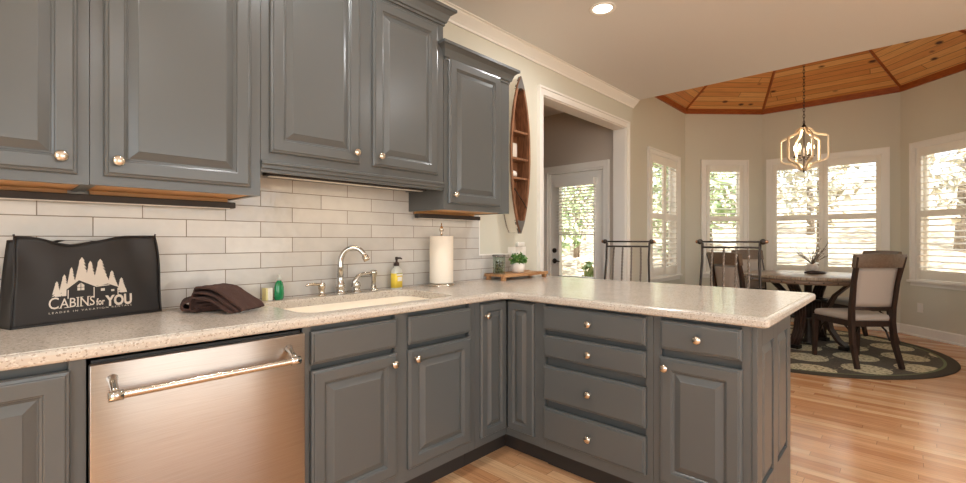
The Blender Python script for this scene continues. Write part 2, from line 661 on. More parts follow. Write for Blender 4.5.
def wall(name, P0, P1, z0, z1, th, holes, material, e0=.1, e1=.1):
    mtx = frame(P0, (P1[0] - P0[0], P1[1] - P0[1]))
    L = math.hypot(P1[0] - P0[0], P1[1] - P0[1])
    mb = MB(mtx)
    xs = sorted({-e0, L + e1} | {v for h in holes for v in h[:2]})
    for a, b_ in zip(xs, xs[1:]):
        mid = (a + b_) / 2
        hs = sorted([h for h in holes if h[0] <= mid <= h[1]], key=lambda h: h[2])
        z = z0
        for h in hs:
            if h[2] > z:
                mb.box(a, b_, 0, th, z, h[2])
            z = h[3]
        if z < z1:
            mb.box(a, b_, 0, th, z, z1)
    o = struct(mb.build(name, material))
    return o, mtx


fl = MB()
fl.box(-1.8, 8.3, -5.2, 3.4, -.06, 0)
struct(fl.build('floor', M['floor']))
ce = MB()
ce.box(-1.8, 4.85, -5.2, 0, CEIL, CEIL + .42)
struct(ce.build('ceiling', M['ceil']))
hc = MB()
hc.box(1.6, 4.84, .13, 3.3, CEIL, CEIL + .1)
struct(hc.build('ceiling_hall', M['ceil']))

wall('wall_north', (-1.7, 0), (4.70, 0), 0, CEIL, .12, [(1.7 + 3.131, 1.7 + 4.658, 0, 2.417)], M['wall'], 0, 0)
wall('wall_west', (-1.7, -5.0), (-1.7, 0), 0, CEIL, .1, [(.7, 3.3, .55, 2.4)], M['wall'])
wall('wall_south', (4.85, -5.0), (-1.7, -5.0), 0, CEIL, .1, [(1.7, 5.4, .45, 2.35)], M['wall'])
wall('wall_east', (4.85, -3.01), (4.85, -5.0), 0, CEIL, .1, [], M['wall'], 0)
# hall behind the doorway
wall('wall_hall_east', (4.70, 3.2), (4.70, .12), 0, CEIL, .15, [(3.2 - 1.02, 3.2 - .27, 0, 2.03)], M['hall'], .1, 0)
wall('wall_hall_west', (1.7, .12), (1.7, 3.2), 0, CEIL, .1, [], M['hall'])
wall('wall_hall_north', (1.7, 3.2), (4.70, 3.2), 0, CEIL, .1, [], M['hall'])
hb = MB()
hb.box(1.6, 3.131, .118, .131, 0, CEIL).box(4.658, 4.71, .118, .131, 0, CEIL).box(3.131, 4.658, .118, .131, 2.417, CEIL)
struct(hb.build('wall_hall_south', M['hall']))

# bay: windows list (wall, a, b, sill, head, panels)
WH, WS = 2.348, .70       # rough opening head / sill
TOPW = 3.22
bn, BN = wall('wall_bay_north', (4.85, .25), BA, 0, TOPW, .12, [(.96 + .065, 2.05 - .065, WS, WH)], M['wall'], 0, .1)
bne, BNE = wall('wall_bay_northeast', BA, BB, 0, TOPW, .12, [(.245 + .065, .966 - .065, WS, WH)], M['wall'])
be, BE = wall('wall_bay_east', BB, BC, 0, TOPW, .12, [(.06 + .065, 1.45 - .065, WS, WH)], M['wall'])
bse, BSE = wall('wall_bay_southeast', BC, BD, 0, TOPW, .12, [(.15 + .065, 1.0 - .065, WS, WH)], M['wall'])
bs, BS = wall('wall_bay_south', BD, (4.85, -3.01), 0, TOPW, .12, [(.27 + .065, 1.36 - .065, WS, WH)], M['wall'], .1, 0)

# header between kitchen ceiling and bay, and drywall corners beside the pine octagon
OCT = [BA, BB, BC, BD, (5.55, -3.01), (4.86, -2.36), (4.86, -.40), (5.55, .25)]
APEX = Vector((6.22, -1.38, 4.24))
hd = MB()
hd.prism([(4.85, .25), (5.55, .25), (4.85, -.40)], BAYZ, BAYZ + .1, 'xy')
hd.prism([(4.85, -3.01), (4.85, -2.36), (5.55, -3.01)], BAYZ, BAYZ + .1, 'xy')
struct(hd.build('ceiling_bay', M['ceil']))
jg = MB()
jg.box(4.70, 4.85, .0, .119, 0, TOPW)
jg.box(4.8495, 4.8515, .1, .26, 0, TOPW)
jg.box(4.75, 4.85, -3.2, -3.0, CEIL, TOPW)
struct(jg.build('wall_jog', M['wall']))

# pine vault: one plane per octagon side, with UVs so that boards run level
for i in range(8):
    a, b_ = OCT[i], OCT[(i + 1) % 8]
    A_, B_ = Vector((*a, BAYZ + .06)), Vector((*b_, BAYZ + .06))
    e = (B_ - A_).normalized()
    bm = bmesh.new()
    up = (APEX - A_) - e * (APEX - A_).dot(e)
    nrm = e.cross(up).normalized()
    if nrm.z < 0:
        nrm = -nrm
    vs = [bm.verts.new(p) for p in (A_, B_, APEX)]
    vs2 = [bm.verts.new(p + nrm * .05) for p in (A_, B_, APEX)]
    bm.faces.new(vs)
    bm.faces.new(vs2)
    for k in range(3):
        bm.faces.new((vs[k], vs[(k + 1) % 3], vs2[(k + 1) % 3], vs2[k]))
    uv = bm.loops.layers.uv.new('UVMap')
    upn = up.normalized()
    for f in bm.faces:
        for l in f.loops:
            dlt = l.vert.co - A_
            l[uv].uv = (dlt.dot(e) + i * 3.7, dlt.dot(upn) + i * .9)
    bmesh.ops.recalc_face_normals(bm, faces=bm.faces)
    me = bpy.data.meshes.new('ceiling_pine')
    bm.to_mesh(me)
    bm.free()
    me.materials.append(M['pine'])
    o = bpy.data.objects.new('ceiling_pine', me)
    COL.objects.link(o)
    struct(o)
    # hip trim
    t_ = MB()
    t_.bar([A_ + Vector((0, 0, .0)), A_ + (APEX - A_) * .985], .055, .03, e.cross(Vector((0, 0, 1))).lerp(e, .5))
    struct(t_.build('trim_%d' % (20 + i), M['pinetrim']))
    # level band board at the bottom of the vault
    fm = frame(a, (b_[0] - a[0], b_[1] - a[1])) if i in (0, 1, 2, 3, 7) else frame(a, (b_[0] - a[0], b_[1] - a[1]))
    L = (B_ - A_).length
    b2 = MB(fm)
    b2.prism([(-.0, BAYZ), (-.0, BAYZ + .13), (-.03, BAYZ + .13), (-.022, BAYZ)], -.01, L + .01, 'yz')
    struct(b2.build('trim_%d' % (30 + i), M['pinetrim']))
rf = MB()
rf.box(4.85, 8.6, -3.4, .6, 4.35, 4.4)
struct(rf.build('ceiling_roof', M['ceil']))

# crown moulding on the north wall, with the outside corner mitre
prof = [(0, 2.662), (-.012, 2.662), (-.016, 2.675), (-.03, 2.69), (-.055, 2.712), (-.066, 2.722), (-.07, 2.733), (-.082, 2.735), (-.082, 2.743), (0, 2.743)]
cr = MB()
cr.rings([[(-1.6, y, z) for y, z in prof], [(4.85 - y * 0 , y, z) for y, z in prof]], smooth=False)
struct(cr.build('trim_1', M['white']))
# baseboards of the bay
for nm, mtx, L in (('north', BN, 2.32), ('northeast', BNE, 1.202), ('east', BE, 1.56), ('southeast', BSE, 1.195), ('south', BS, 2.32)):
    b2 = MB(mtx)
    b2.prism([(0, 0), (0, .125), (-.006, .125), (-.014, .112), (-.014, .02), (-.03, .018), (-.03, 0)], -.005, L + .005, 'yz')
    struct(b2.build('baseboard_' + nm, M['white']))

# doorway casing
dc = MB()
for y0, y1, ow in ((-.02, 0, .065), (-.03, 0, .018)):
    xo0, xo1, zo = 3.066, 4.725, 2.485
    if ow == .018:
        dc.box(xo0, xo0 + ow, y0, y1, 0, zo).box(xo1 - ow, xo1, y0, y1, 0, zo).box(xo0, xo1, y0, y1, zo - ow, zo)
    else:
        dc.box(xo0, xo0 + ow, y0, y1, 0, zo).box(xo1 - ow, xo1, y0, y1, 0, zo).box(xo0, xo1, y0, y1, zo - .068, zo)
dc.box(3.121, 3.139, -.004, .135, 0, 2.417).box(4.652, 4.67, -.004, .135, 0, 2.417).box(3.121, 4.67, -.004, .135, 2.409, 2.425)
struct(dc.build('trim_2', M['white']))

# tile backsplash, one slab with the low course at the right end
ts = MB()
ts.box(-1.6, 2.365, -.008, 0, .914, 1.62)
ts.box(2.365, 2.78, -.008, 0, .914, 1.0915)
struct(ts.build('wall_tile', M['tile']))
te = MB()
te.box(2.361, 2.371, -.0095, 0, 1.0915, 1.375)
te.box(2.361, 2.78, -.0095, 0, 1.0885, 1.0985)
struct(te.build('trim_3', M['white']))


# ------------------------------------------------------------------ windows with plantation shutters
def window(n, mtx, a, b_, label_bits, panels):
    """a..b outer casing along the wall"""
    h0, h1 = a + .065, b_ - .065
    o = MB(mtx)
    top, bot = 2.413, .70
    o.box(a, h0, -.022, 0, bot, top).box(h1, b_, -.022, 0, bot, top).box(a, b_, -.022, 0, WH, top)
    o.box(a - .006, a + .014, -.032, 0, bot, top + .006).box(b_ - .014, b_ + .006, -.032, 0, bot, top + .006).box(a - .006, b_ + .006, -.032, 0, top - .014, top + .006)
    o.box(h0, h0 + .012, -.01, .12, WS, WH).box(h1 - .012, h1, -.01, .12, WS, WH).box(h0, h1, -.01, .12, WH - .012, WH).box(h0, h1, -.01, .12, WS, WS + .012)
    w = struct(o.build('window_%d' % n, M['white']))
    s_ = MB(mtx)
    s_.box(a - .02, b_ + .02, -.055, .0, .672, .70, .004)
    s_.box(a, b_, -.02, 0, .628, .672)
    s_.build('window_sill', M['white'], w)
    f_ = MB(mtx)
    y0, y1 = .075, .105
    f_.box(h0 + .012, h0 + .05, y0, y1, WS + .012, WH - .012).box(h1 - .05, h1 - .012, y0, y1, WS + .012, WH - .012)
    f_.box(h0, h1, y0, y1, WS + .012, WS + .05).box(h0, h1, y0, y1, WH - .05, WH - .012).box(h0, h1, y0 - .01, y1, 1.50, 1.545)
    if b_ - a > 1.2:
        f_.box((a + b_) / 2 - .04, (a + b_) / 2 + .04, y0, y1, WS, WH)
    f_.build('window_frame', M['white'], w)
    g_ = MB(mtx)
    g_.box(h0 + .02, h1 - .02, .088, .092, WS + .02, WH - .02)
    g_.build('window_glass', M['glasspane'], w)
    # shutters
    npan = len(panels)
    W_ = (h1 - h0 - .03) / npan
    for k in range(npan):
        x0 = h0 + .015 + W_ * k
        loc = mtx @ Vector((x0, -.004, WS + .016))
        rz = math.atan2(mtx[1][0], mtx[0][0])
        t = thing('shutter_panel', panels[k][0], 'shutter', loc, rz, 'plantation shutters in the bay windows')
        H = WH - WS - .03
        st = .05
        x1 = W_ - .003
        f2 = MB()
        f2.box(0, st, -.014, .014, 0, H, .003).box(x1 - st, x1, -.014, .014, 0, H, .003)
        f2.box(st, x1 - st, -.014, .014, 0, .115, .003).box(st, x1 - st, -.014, .014, H - .098, H, .003)
        m0 = 1.485 - (WS + .016)
        f2.box(st, x1 - st, -.014, .014, m0, m0 + .078, .003)
        shade_edges(f2.build('shutter_frame', M['shutter'], t))
        for z0, z1 in ((.115, m0), (m0 + .078, H - .098)):
            nl = round((z1 - z0) / .076)
            lv = MB()
            for q in range(nl):
                zc = z0 + (z1 - z0) * (q + .5) / nl
                ring = []
                tl = R(panels[k][1])
                for i in range(10):
                    ag = 2 * math.pi * i / 10
                    u, v = .036 * math.cos(ag), .0048 * math.sin(ag)
                    ring.append((u * math.cos(tl) - v * math.sin(tl), zc + u * math.sin(tl) + v * math.cos(tl)))
                lv.rings([[(st - .004, y, z) for y, z in ring], [(x1 - st + .004, y, z) for y, z in ring]])
            shade_edges(lv.build('louver_bank', M['shutter'], t), 60)
        for z in (.16, H - .16):
            hg = MB()
            hx_ = .006 if k == 0 else x1 - .006
            hg.box(hx_ - .005, hx_ + .005, -.02, -.013, z - .03, z + .03)
            hg.build('hinge', M['white'], t)


window(1, BN, .96, 2.05, '', [('left white shutter leaf of the two-leaf window beside the doorway', 16), ('right white shutter leaf of the two-leaf window beside the doorway', 16)])
window(2, BNE, .245, .966, '', [('narrow single white shutter in the angled wall left of the wide window', 16)])
window(3, BE, .06, 1.45, '', [('left white shutter of the wide window behind the chandelier', 16), ('right white shutter of the wide window behind the chandelier', 16)])
window(4, BSE, .15, 1.0, '', [('white shutter of the rightmost window, above the wall outlet', 16)])
window(5, BS, .27, 1.36, '', [('left leaf of the white shutters in the bay window opposite the doorway side', 16), ('right leaf of the white shutters in the bay window opposite the doorway side', 16)])  # unseen window mirrored from the north side, put in to let light in
# glazing bars of unseen openings, added to go with the fill lamps
wb = MB()
for x in (-.55, .68, 1.91, 3.15):
    wb.box(x - .04, x + .04, -5.08, -5.02, .45, 2.35)
wb.box(-.55, 3.15, -5.08, -5.02, .45, .53).box(-.55, 3.15, -5.08, -5.02, 2.27, 2.35)
struct(wb.build('window_6', M['white']))
wb = MB()
for y in (-4.3, -3.0, -1.7):
    wb.box(-1.79, -1.73, y - .04, y + .04, .55, 2.4)
wb.box(-1.79, -1.73, -4.3, -1.7, .55, .62).box(-1.79, -1.73, -4.3, -1.7, 2.33, 2.4)
struct(wb.build('window_7', M['white']))

# ------------------------------------------------------------------ hall door (in plane x = 4.70, facing -x)
HD = frame((4.70, 3.2), (0, -1))            # local x = 3.2 - y
hx = lambda y: 3.2 - y
dcs = MB(HD)
a0, a1 = hx(1.10), hx(.204)
dcs.box(a0, a0 + .065, -.02, 0, 0, 2.095).box(a1 - .065, a1, -.02, 0, 0, 2.095).box(a0, a1, -.02, 0, 2.03, 2.095)
dcs.box(a0 - .005, a0 + .014, -.03, 0, 0, 2.10).box(a1 - .014, a1 + .005, -.03, 0, 0, 2.10).box(a0 - .005, a1 + .005, -.03, 0, 2.082, 2.10)
dcs.box(a0 + .065, a0 + .085, 0, .15, 0, 2.03).box(a1 - .085, a1 - .065, 0, .15, 0, 2.03).box(a0 + .065, a1 - .065, 0, .15, 2.01, 2.03)
struct(dcs.build('trim_4', M['white']))
dr = MB(HD)
d0, d1 = a0 + .088, a1 - .088
dr.box(d0, d0 + .115, .03, .075, .01, 2.005).box(d1 - .115, d1, .03, .075, .01, 2.005)
dr.box(d0 + .115, d1 - .115, .03, .075, 1.88, 2.005).box(d0 + .115, d1 - .115, .03, .075, .01, .76)
dr.box(d0 + .10, d0 + .125, .022, .08, .74, 1.90).box(d1 - .125, d1 - .10, .022, .08, .74, 1.90).box(d0 + .1, d1 - .1, .022, .08, .735, .765).box(d0 + .1, d1 - .1, .022, .08, 1.875, 1.90)
for z in (.12, .42):
    dr.box(d0 + .16, d1 - .16, .024, .04, z, z + .24, .006)
door = struct(dr.build('door_1', M['white']))
g = MB(HD)
g.box(d0 + .115, d1 - .115, .05, .056, .76, 1.88)
g.build('door_glass', M['glasspane'], door)
k = MB(HD)
kx = d0 + .055
k.lathe([(.0, .0), (.03, .0), (.032, .006), (.026, .012), (.012, .014), (.011, .04)], (kx, .03, .942), 'y', 16)
k.tube([(kx, -.008, .942), (kx + .03, -.016, .945), (kx + .1, -.016, .938)], [.011, .011, .008], 8)
k.build('door_handle', M['iron'], door)
k = MB(HD)
k.lathe([(.0, .0), (.03, .0), (.031, .012), (.02, .018), (.0, .018)], (kx, .03, 1.071), 'y', 16)
k.box(kx - .006, kx + .006, .0, .014, 1.05, 1.092)
k.build('door_deadbolt', M['iron'], door)
bl = thing('window_blind', 'white horizontal slat blind hanging over the glass of the hall door', 'blind', (4.70, .64, 1.27), R(-90))
b2 = MB()
b2.box(-.265, .265, -.05, .02, .57, .655, .004)
b2.build('valance', M['white'], bl)
sl = MB()
for q in range(15):
    zc = .02 + q * .0375
    sl.rings([[(x, y, zc + dz) for y, dz in ((-.045, .004), (-.02, .008), (.004, .0), (.004, -.003), (-.02, .005), (-.045, .001))] for x in (-.255, .255)], smooth=False)
sl.build('slat_bank', M['white'], bl)
b2 = MB()
b2.box(-.255, .255, -.042, .0, -.012, .004, .003)
b2.build('bottom_rail', M['white'], bl)
cd = MB()
for x in (-.17, 0, .17):
    cd.tube([(x, -.02, 0), (x, -.02, .57)], .0015, 6)
cd.build('ladder_cord', M['white'], bl)


# ------------------------------------------------------------------ cabinets
def raised_loops(w, h, loops):
    rs = []
    for ins, y in loops:
        rs.append([(ins, y, ins), (w - ins, y, ins), (w - ins, y, h - ins), (ins, y, h - ins)])
    return rs


DOOR_L = [(0, 0), (0, -.011), (.003, -.0145), (.010, -.016), (.0115, -.0195), (.014, -.020), (.050, -.020), (.053, -.0185), (.055, -.014), (.060, -.012), (.063, -.0085), (.065, -.0085), (.089, -.0185), (.091, -.020)]
DRAW_L = [(0, 0), (0, -.012), (.002, -.0145), (.009, -.016), (.0105, -.0205), (.013, -.0215)]
SLIM_L = [(0, 0), (0, -.011), (.003, -.0145), (.006, -.0195), (.040, -.020), (.043, -.014), (.047, -.012), (.049, -.0085), (.070, -.0185), (.072, -.020)]


def front(name, x, z, w, h, parent, loops, knob=None, ybase=0.0, material=None):
    o = MB(Matrix.Translation((x, ybase, z)))
    o.rings(raised_loops(w, h, loops), smooth=False)
    o = o.build(name, material or M['cab'], parent)
    if knob:
        k_ = MB()
        k_.lathe([(.0, 0), (.009, 0), (.0095, .003), (.006, .006), (.0055, .013), (.009, .017), (.0155, .020), (.0175, .024), (.0165, .028), (.011, .0315), (0, .0325)],
                 (x + knob[0], ybase - .019, z + knob[1]), 'y', 18)
        k_.build('knob', M['nickel'], o)
    return o


def base_box(t, w, stiles, depth=.60, kick=True):
    """local: x 0..w, front at y=0, back at y=depth"""
    b_ = MB()
    b_.box(0, .018, .02, depth, .114, .873).box(w - .018, w, .02, depth, .114, .873)
    b_.box(.018, w - .018, .02, depth, .114, .132).box(.018, w - .018, depth - .012, depth, .132, .873)
    for x0, x1 in stiles:
        b_.box(x0, x1, 0, .02, .114, .873)
    b_.box(0, w, .0005, .02, .114, .176).box(.002, w - .002, .026, .038, .15, .873)
    b_.build('body', M['cab'], t)
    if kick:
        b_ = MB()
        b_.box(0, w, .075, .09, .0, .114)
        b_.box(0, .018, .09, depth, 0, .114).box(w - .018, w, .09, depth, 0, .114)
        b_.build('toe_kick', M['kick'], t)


FY = -.61
# left base cabinet (partly in view)
t = thing('base_cabinet', 'grey base cabinet left of the dishwasher, cut by the frame edge', 'cabinet', (-.46, FY, 0), 0, 'grey base cabinets')
base_box(t, .628, [(0, .032), (.592, .628)])
front('door', .03, .165, .565, .685, t, DOOR_L, (.05, .63))
# dishwasher
dw = thing('dishwasher', 'stainless steel dishwasher with bar handle between grey cabinets', 'dishwasher', (.172, FY, 0))
b_ = MB()
b_.box(.006, .597, .0, .58, .1, .866)
b_.build('tub_housing', M['black'], dw)
b_ = MB()
b_.box(0, .603, -.032, -.002, .112, .858, .004)
shade_edges(b_.build('door', M['steel'], dw), 40)
h_ = MB()
h_.tube([(.048, -.09, .780), (.541, -.09, .780)], .0115, 16)
h_ = shade_edges(h_.build('handle', M['nickel'], dw))
for x in (.048, .541):
    p_ = MB()
    p_.tube([(x - .016, -.09, .78), (x + .016, -.09, .78)], .0145, 14)
    p_.tube([(x, -.032, .815), (x, -.05, .806), (x, -.075, .792), (x, -.09, .782)], [.014, .010, .010, .012], 10)
    p_.build('handle_post', M['chrome'], h_)
b_ = MB()
b_.box(0, .603, .05, .065, 0, .1)
b_.build('kick_plate', M['black'], dw)
# sink base
t = thing('base_cabinet', 'wide grey sink base cabinet with two doors and two false drawer fronts', 'cabinet', (.779, FY, 0), 0, 'grey base cabinets')
base_box(t, .921, [(0, .032), (.416, .487), (.876, .921)])
front('false_drawer_front', .028, .731, .392, .124, t, DRAW_L)
front('false_drawer_front', .483, .731, .397, .124, t, DRAW_L)
front('door', .028, .170, .392, .537, t, DOOR_L, (.365, .495))
front('door', .483, .170, .397, .537, t, DOOR_L, (.035, .495))
# corner cabinet with folding pair of narrow doors
t = thing('corner_cabinet', 'grey inside corner cabinet with a hinged pair of narrow doors', 'cabinet', (1.702, FY, 0), 0)
b_ = MB()
b_.box(0, .018, .0, .60, .114, .873)
b_.box(.0, .035, 0, .02, .114, .873)
b_.box(.035, .255, .0, .02, .114, .157).box(.035, .255, 0, .02, .866, .873)
b_.box(.25, .27, -.23, .0, .114, .157).box(.25, .27, -.23, .0, .866, .873).box(.25, .27, -.23, -.2, .114, .873)
b_.box(.018, .83, .02, .60, .114, .132).box(.27, .83, -.23, .02, .114, .132)
b_.box(.81, .83, -.23, .60, .132, .873).box(.018, .81, .58, .60, .132, .873)
b_.box(.27, .81, -.23, -.212, .132, .873)
b_.build('body', M['cab'], t)
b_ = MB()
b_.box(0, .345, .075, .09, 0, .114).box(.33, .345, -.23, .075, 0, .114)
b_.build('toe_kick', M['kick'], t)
front('door', .032, .160, .203, .703, t, SLIM_L, (.03, .64))
d_ = MB(Matrix.Translation((.25, -.022, .160)) @ Matrix.Rotation(R(-90), 4, 'Z'))
d_.rings(raised_loops(.178, .703, SLIM_L), smooth=False)
d_.build('door', M['cab'], t)
# drawer bank on the peninsula, faces -x
PX = 1.95
t = thing('drawer_cabinet', 'grey four-drawer cabinet in the middle of the peninsula front', 'cabinet', (PX, -.842, 0), R(-90), 'grey peninsula cabinets')
base_box(t, .606, [(0, .036), (.573, .606)])
for z0, z1 in ((.738, .861), (.598, .712), (.378, .556), (.172, .339)):
    front('drawer', .032, z0, .545, z1 - z0, t, DRAW_L, (.2725, (z1 - z0) / 2))
# end cabinet
t = thing('base_cabinet', 'grey end cabinet of the peninsula with one drawer over one door', 'cabinet', (PX, -1.45, 0), R(-90), 'grey peninsula cabinets')
base_box(t, .372, [(0, .034), (.341, .372)])
front('drawer', .032, .738, .312, .122, t, DRAW_L, (.157, .061))
front('door', .028, .170, .316, .535, t, DOOR_L, (.03, .492))
# end panel: faces -y, two raised panels
pe = thing('end_panel', 'grey panelled end of the peninsula facing the wood floor', 'panel', (PX + .002, -1.8255, 0))
b_ = MB()
b_.box(0, .64, -.0, .003, .0, .873)
b_.build('backing', M['cab'], pe)
b_ = MB()
for x0, x1 in ((0, .075), (.275, .355), (.565, .64)):
    b_.box(x0, x1, -.018, 0, 0, .873, .002)
b_.box(.075, .275, -.018, 0, .79, .873).box(.355, .565, -.018, 0, .79, .873).box(.075, .275, -.018, 0, 0, .24).box(.355, .565, -.018, 0, 0, .24)
b_.build('panel_frame', M['cab'], pe)
for x0, x1 in ((.075, .275), (.355, .565)):
    front('raised_panel', x0, .24, x1 - x0, .55, pe, [(0, 0), (0, -.006), (.004, -.006), (.035, -.017), (.037, -.018)])
# back of the peninsula toward the stools
pb = MB()
pb.box(PX + .60, PX + .64, -1.822, -.008, 0, .873)
tag(pb.build('back_panel', M['cab']), 'plain grey back of the peninsula under the overhang beside the bar stools', 'panel')

# ------------------------------------------------------------------ upper cabinets
UY = -.33


def upper(label, x, w, z0, z1, doors, crown=None, rail=False, group='grey wall cabinets', side_l=0):
    t = thing('wall_cabinet', label, 'cabinet', (x, UY, z0), 0, group)
    H = z1 - z0
    b_ = MB()
    b_.box(0, .018, .02, .322, 0, H).box(w - .018, w, .02, .322, 0, H)
    b_.box(.018, w - .018, .31, .322, .02, H).box(.018, w - .018, .02, .31, H - .018, H)
    b_.box(0, w, 0, .02, 0, H)
    b_.build('body', M['cab'], t)
    b_ = MB()
    b_.box(.018, w - .018, .02, .31, .004, .02)
    b_.box(.03, w - .03, .29, .31, -.012, .004) if not rail else None
    b_.build('underside', M['cabin_inside'] if not rail else M['cab'], t)
    for dx, dw_, dz0, dz1, kx_ in doors:
        front('door', dx, dz0, dw_, dz1 - dz0, t, DOOR_L, (kx_, .05))
    if rail:
        r_ = MB()
        r_.prism([(-.0, .0), (-.008, .004), (-.008, .016), (-.016, .022), (-.016, .03), (.0, .034)], 0, w, 'yz')
        r_.prism([(.0, -.012), (.0, .004), (.02, .004), (.02, -.012)], 0, w, 'yz')
        r_.build('light_rail', M['cab'], t)
    if crown:
        xl, xr = crown
        prof = [(.0, 0), (-.008, 0), (-.008, .012), (-.016, .016), (-.02, .03), (-.03, .055), (-.044, .068), (-.05, .072), (-.057, .074), (-.057, .09), (0, .09)]
        c_ = MB()
        rs = []
        # left return (or straight end), front, right return
        if xl:
            rs.append([(xl + y if True else 0, .322, H - .028 + z) for y, z in prof])
            rs.append([(xl + y, y, H - .028 + z) for y, z in prof])
        else:
            rs.append([(0, y, H - .028 + z) for y, z in prof])
        if xr:
            rs.append([(xr - y, y, H - .028 + z) for y, z in prof])
            rs.append([(xr - y, .322, H - .028 + z) for y, z in prof])
        else:
            rs.append([(w, y, H - .028 + z) for y, z in prof])
        c_.rings(rs, smooth=False)
        c_.build('crown', M['cab'], t)
    return t


upper('grey wall cabinet at the far left above the tote bag, cut by the frame edge', -.40, .604, 1.378, 2.40, [(.03, .545, .03, .97, .505)])
upper('tall grey wall cabinet with one wide door above the brown towel', .206, .529, 1.38, 2.40, [(.034, .454, .03, .97, .034)])
upper('raised grey double-door wall cabinet above the sink', .737, .993, 1.492, 2.44, [(.034, .418, .07, .90, .388), (.524, .421, .07, .90, .034)], crown=(None, .993), rail=True)
upper('small low grey wall cabinet with its own crown above the paper towels', 1.735, .576, 1.374, 2.252, [(.03, .446, .036, .868, .034)], crown=(.012, .568))
# dark bars under the wall cabinets
def ucl(x0, x1, z, label, e, yb=-.06):
    t = thing('under_cabinet_bar', label, 'light fixture', ((x0 + x1) / 2, yb, z), 0, 'under-cabinet light bars')
    b_ = MB()
    hw = (x1 - x0) / 2
    b_.box(-hw, hw, -.022, .022, -.026, 0, .003)
    b_.build('housing', M['kick'], t)
    l_ = MB()
    l_.box(-hw + .02, hw - .02, -.012, .012, -.029, -.0255)
    l_.build('lens', M['whitepl'], t)


ucl(-.35, .725, 1.366, 'dark light bar under the two left wall cabinets', 0)
ucl(1.757, 2.30, 1.362, 'dark strip under the small right wall cabinet', 0)  # plain dark strip along the wall below the cabinet
ucl(.80, 1.70, 1.508, 'dark light bar under the raised cabinet above the sink', 0, -.20)
light('under_cabinet_glow', 'AREA', (1.22, -.17, 1.476), .7, (1, .80, .55), size=.5, size_y=.03)
light('under_cabinet_glow', 'AREA', (.3, -.06, 1.335), .15, (1, .82, .6), size=.8, size_y=.02)
light('under_cabinet_glow', 'AREA', (2.05, -.06, 1.33), .12, (1, .82, .6), size=.4, size_y=.02)  # small lamp added below the dark strip


# ------------------------------------------------------------------ countertop (L shape with sink cut-out)
def rpoly(pts, rads, n=6):
    """closed polygon with rounded corners"""
    out = []
    N = len(pts)
    for i in range(N):
        p, a, b_ = Vector(pts[i]), Vector(pts[i - 1]), Vector(pts[(i + 1) % N])
        r = rads[i]
        d1, d2 = (a - p).normalized(), (b_ - p).normalized()
        p1, p2 = p + d1 * r, p + d2 * r
        c = p + d1 * r + d2 * r
        for k in range(n + 1):
            t = math.pi / 2 * k / n
            out.append(c - d2 * r * math.cos(t) - d1 * r * math.sin(t) if True else p)
    return out


def outer(o):
    pts = [(-1.55, 0), (-1.55, -.635 + o), (1.915 + o, -.635 + o), (1.915 + o, -1.888 + o), (3.045 - o, -1.888 + o), (3.045 - o, 0)]
    return rpoly(pts, [.004, .004, .05 + o, .024 - o, .03 - o, .004])


def sinkhole(o):
    return rpoly([(.816 - o, -.108 + o), (.816 - o, -.552 - o), (1.635 + o, -.552 - o), (1.635 + o, -.108 + o)], [.08 + o] * 4)


CT, CB = .914, .876
ct = bmesh.new()


def ring_verts(poly, z):
    return [ct.verts.new((p.x, p.y, z)) for p in poly]


def bridge(a, b_):
    n = len(a)
    for i in range(n):
        ct.faces.new((a[i], a[(i + 1) % n], b_[(i + 1) % n], b_[i]))


prof = [(.020, CT), (.0195, CT - .002), (.010, CT - .003), (.004, CT - .006), (.0, CT - .013), (.0, CB + .008), (.004, CB + .002), (.010, CB)]
VO = [ring_verts(outer(o), z) for o, z in prof]
for a, b_ in zip(VO, VO[1:]):
    bridge(a, b_)
prof2 = [(.004, CT), (.001, CT - .002), (0, CT - .006), (0, CB)]
VI = [ring_verts(sinkhole(o), z) for o, z in prof2]
for a, b_ in zip(VI, VI[1:]):
    bridge(a, b_)


def loop_edges(v):
    return [ct.edges.get((v[i], v[(i + 1) % len(v)])) for i in range(len(v))]


for A_, B_ in ((VO[0], VI[0]), (VO[-1], VI[-1])):
    bmesh.ops.triangle_fill(ct, edges=loop_edges(A_) + loop_edges(B_), use_beauty=True)
bmesh.ops.recalc_face_normals(ct, faces=ct.faces)
me = bpy.data.meshes.new('countertop')
ct.to_mesh(me)
ct.free()
me.materials.append(M['counter'])
ctop = bpy.data.objects.new('countertop', me)
COL.objects.link(ctop)
tag(ctop, 'speckled beige stone countertop running along the wall and out over the peninsula', 'countertop')

# sink
sk = thing('kitchen_sink', 'cream double-bowl sink set into the speckled countertop', 'sink', (1.2185, -.33, .876))
b_ = MB(Matrix.Translation((-1.2185, .33, 0)))
rs = []
for o, z in ((-.0015, .0), (-.004, -.06), (-.012, -.15), (-.03, -.172), (-.06, -.18)):
    rs.append([(p.x, p.y, z) for p in sinkhole(o)])
b_.rings(rs, close0=False, close1=True)
rs = [[(p.x, p.y, z) for p in sinkhole(o)] for o, z in ((-.0015, 0), (.006, -.0), (.006, -.185), (-.05, -.195))]
b_.rings(rs, close0=False, close1=True, smooth=False)
b_.build('basin', M['sink'], sk)
b_ = MB(Matrix.Translation((.03, 0, 0)))
b_.rings([[(s * w_, y, z) for s, y in ((-1, -.219), (1, -.219), (1, .219), (-1, .219))] for w_, z in ((.03, -.18), (.016, -.06), (.012, -.045), (.006, -.04))], smooth=False)
b_.build('divider', M['sink'], sk)
for x in (-.2, .24):
    b_ = MB()
    b_.lathe([(.04, -.1795), (.042, -.176), (.03, -.175), (.012, -.178), (0, -.178)], (x, 0, 0), n=20)
    b_.build('drain', M['chrome'], sk)

# ------------------------------------------------------------------ things on the counter
Z0 = CT
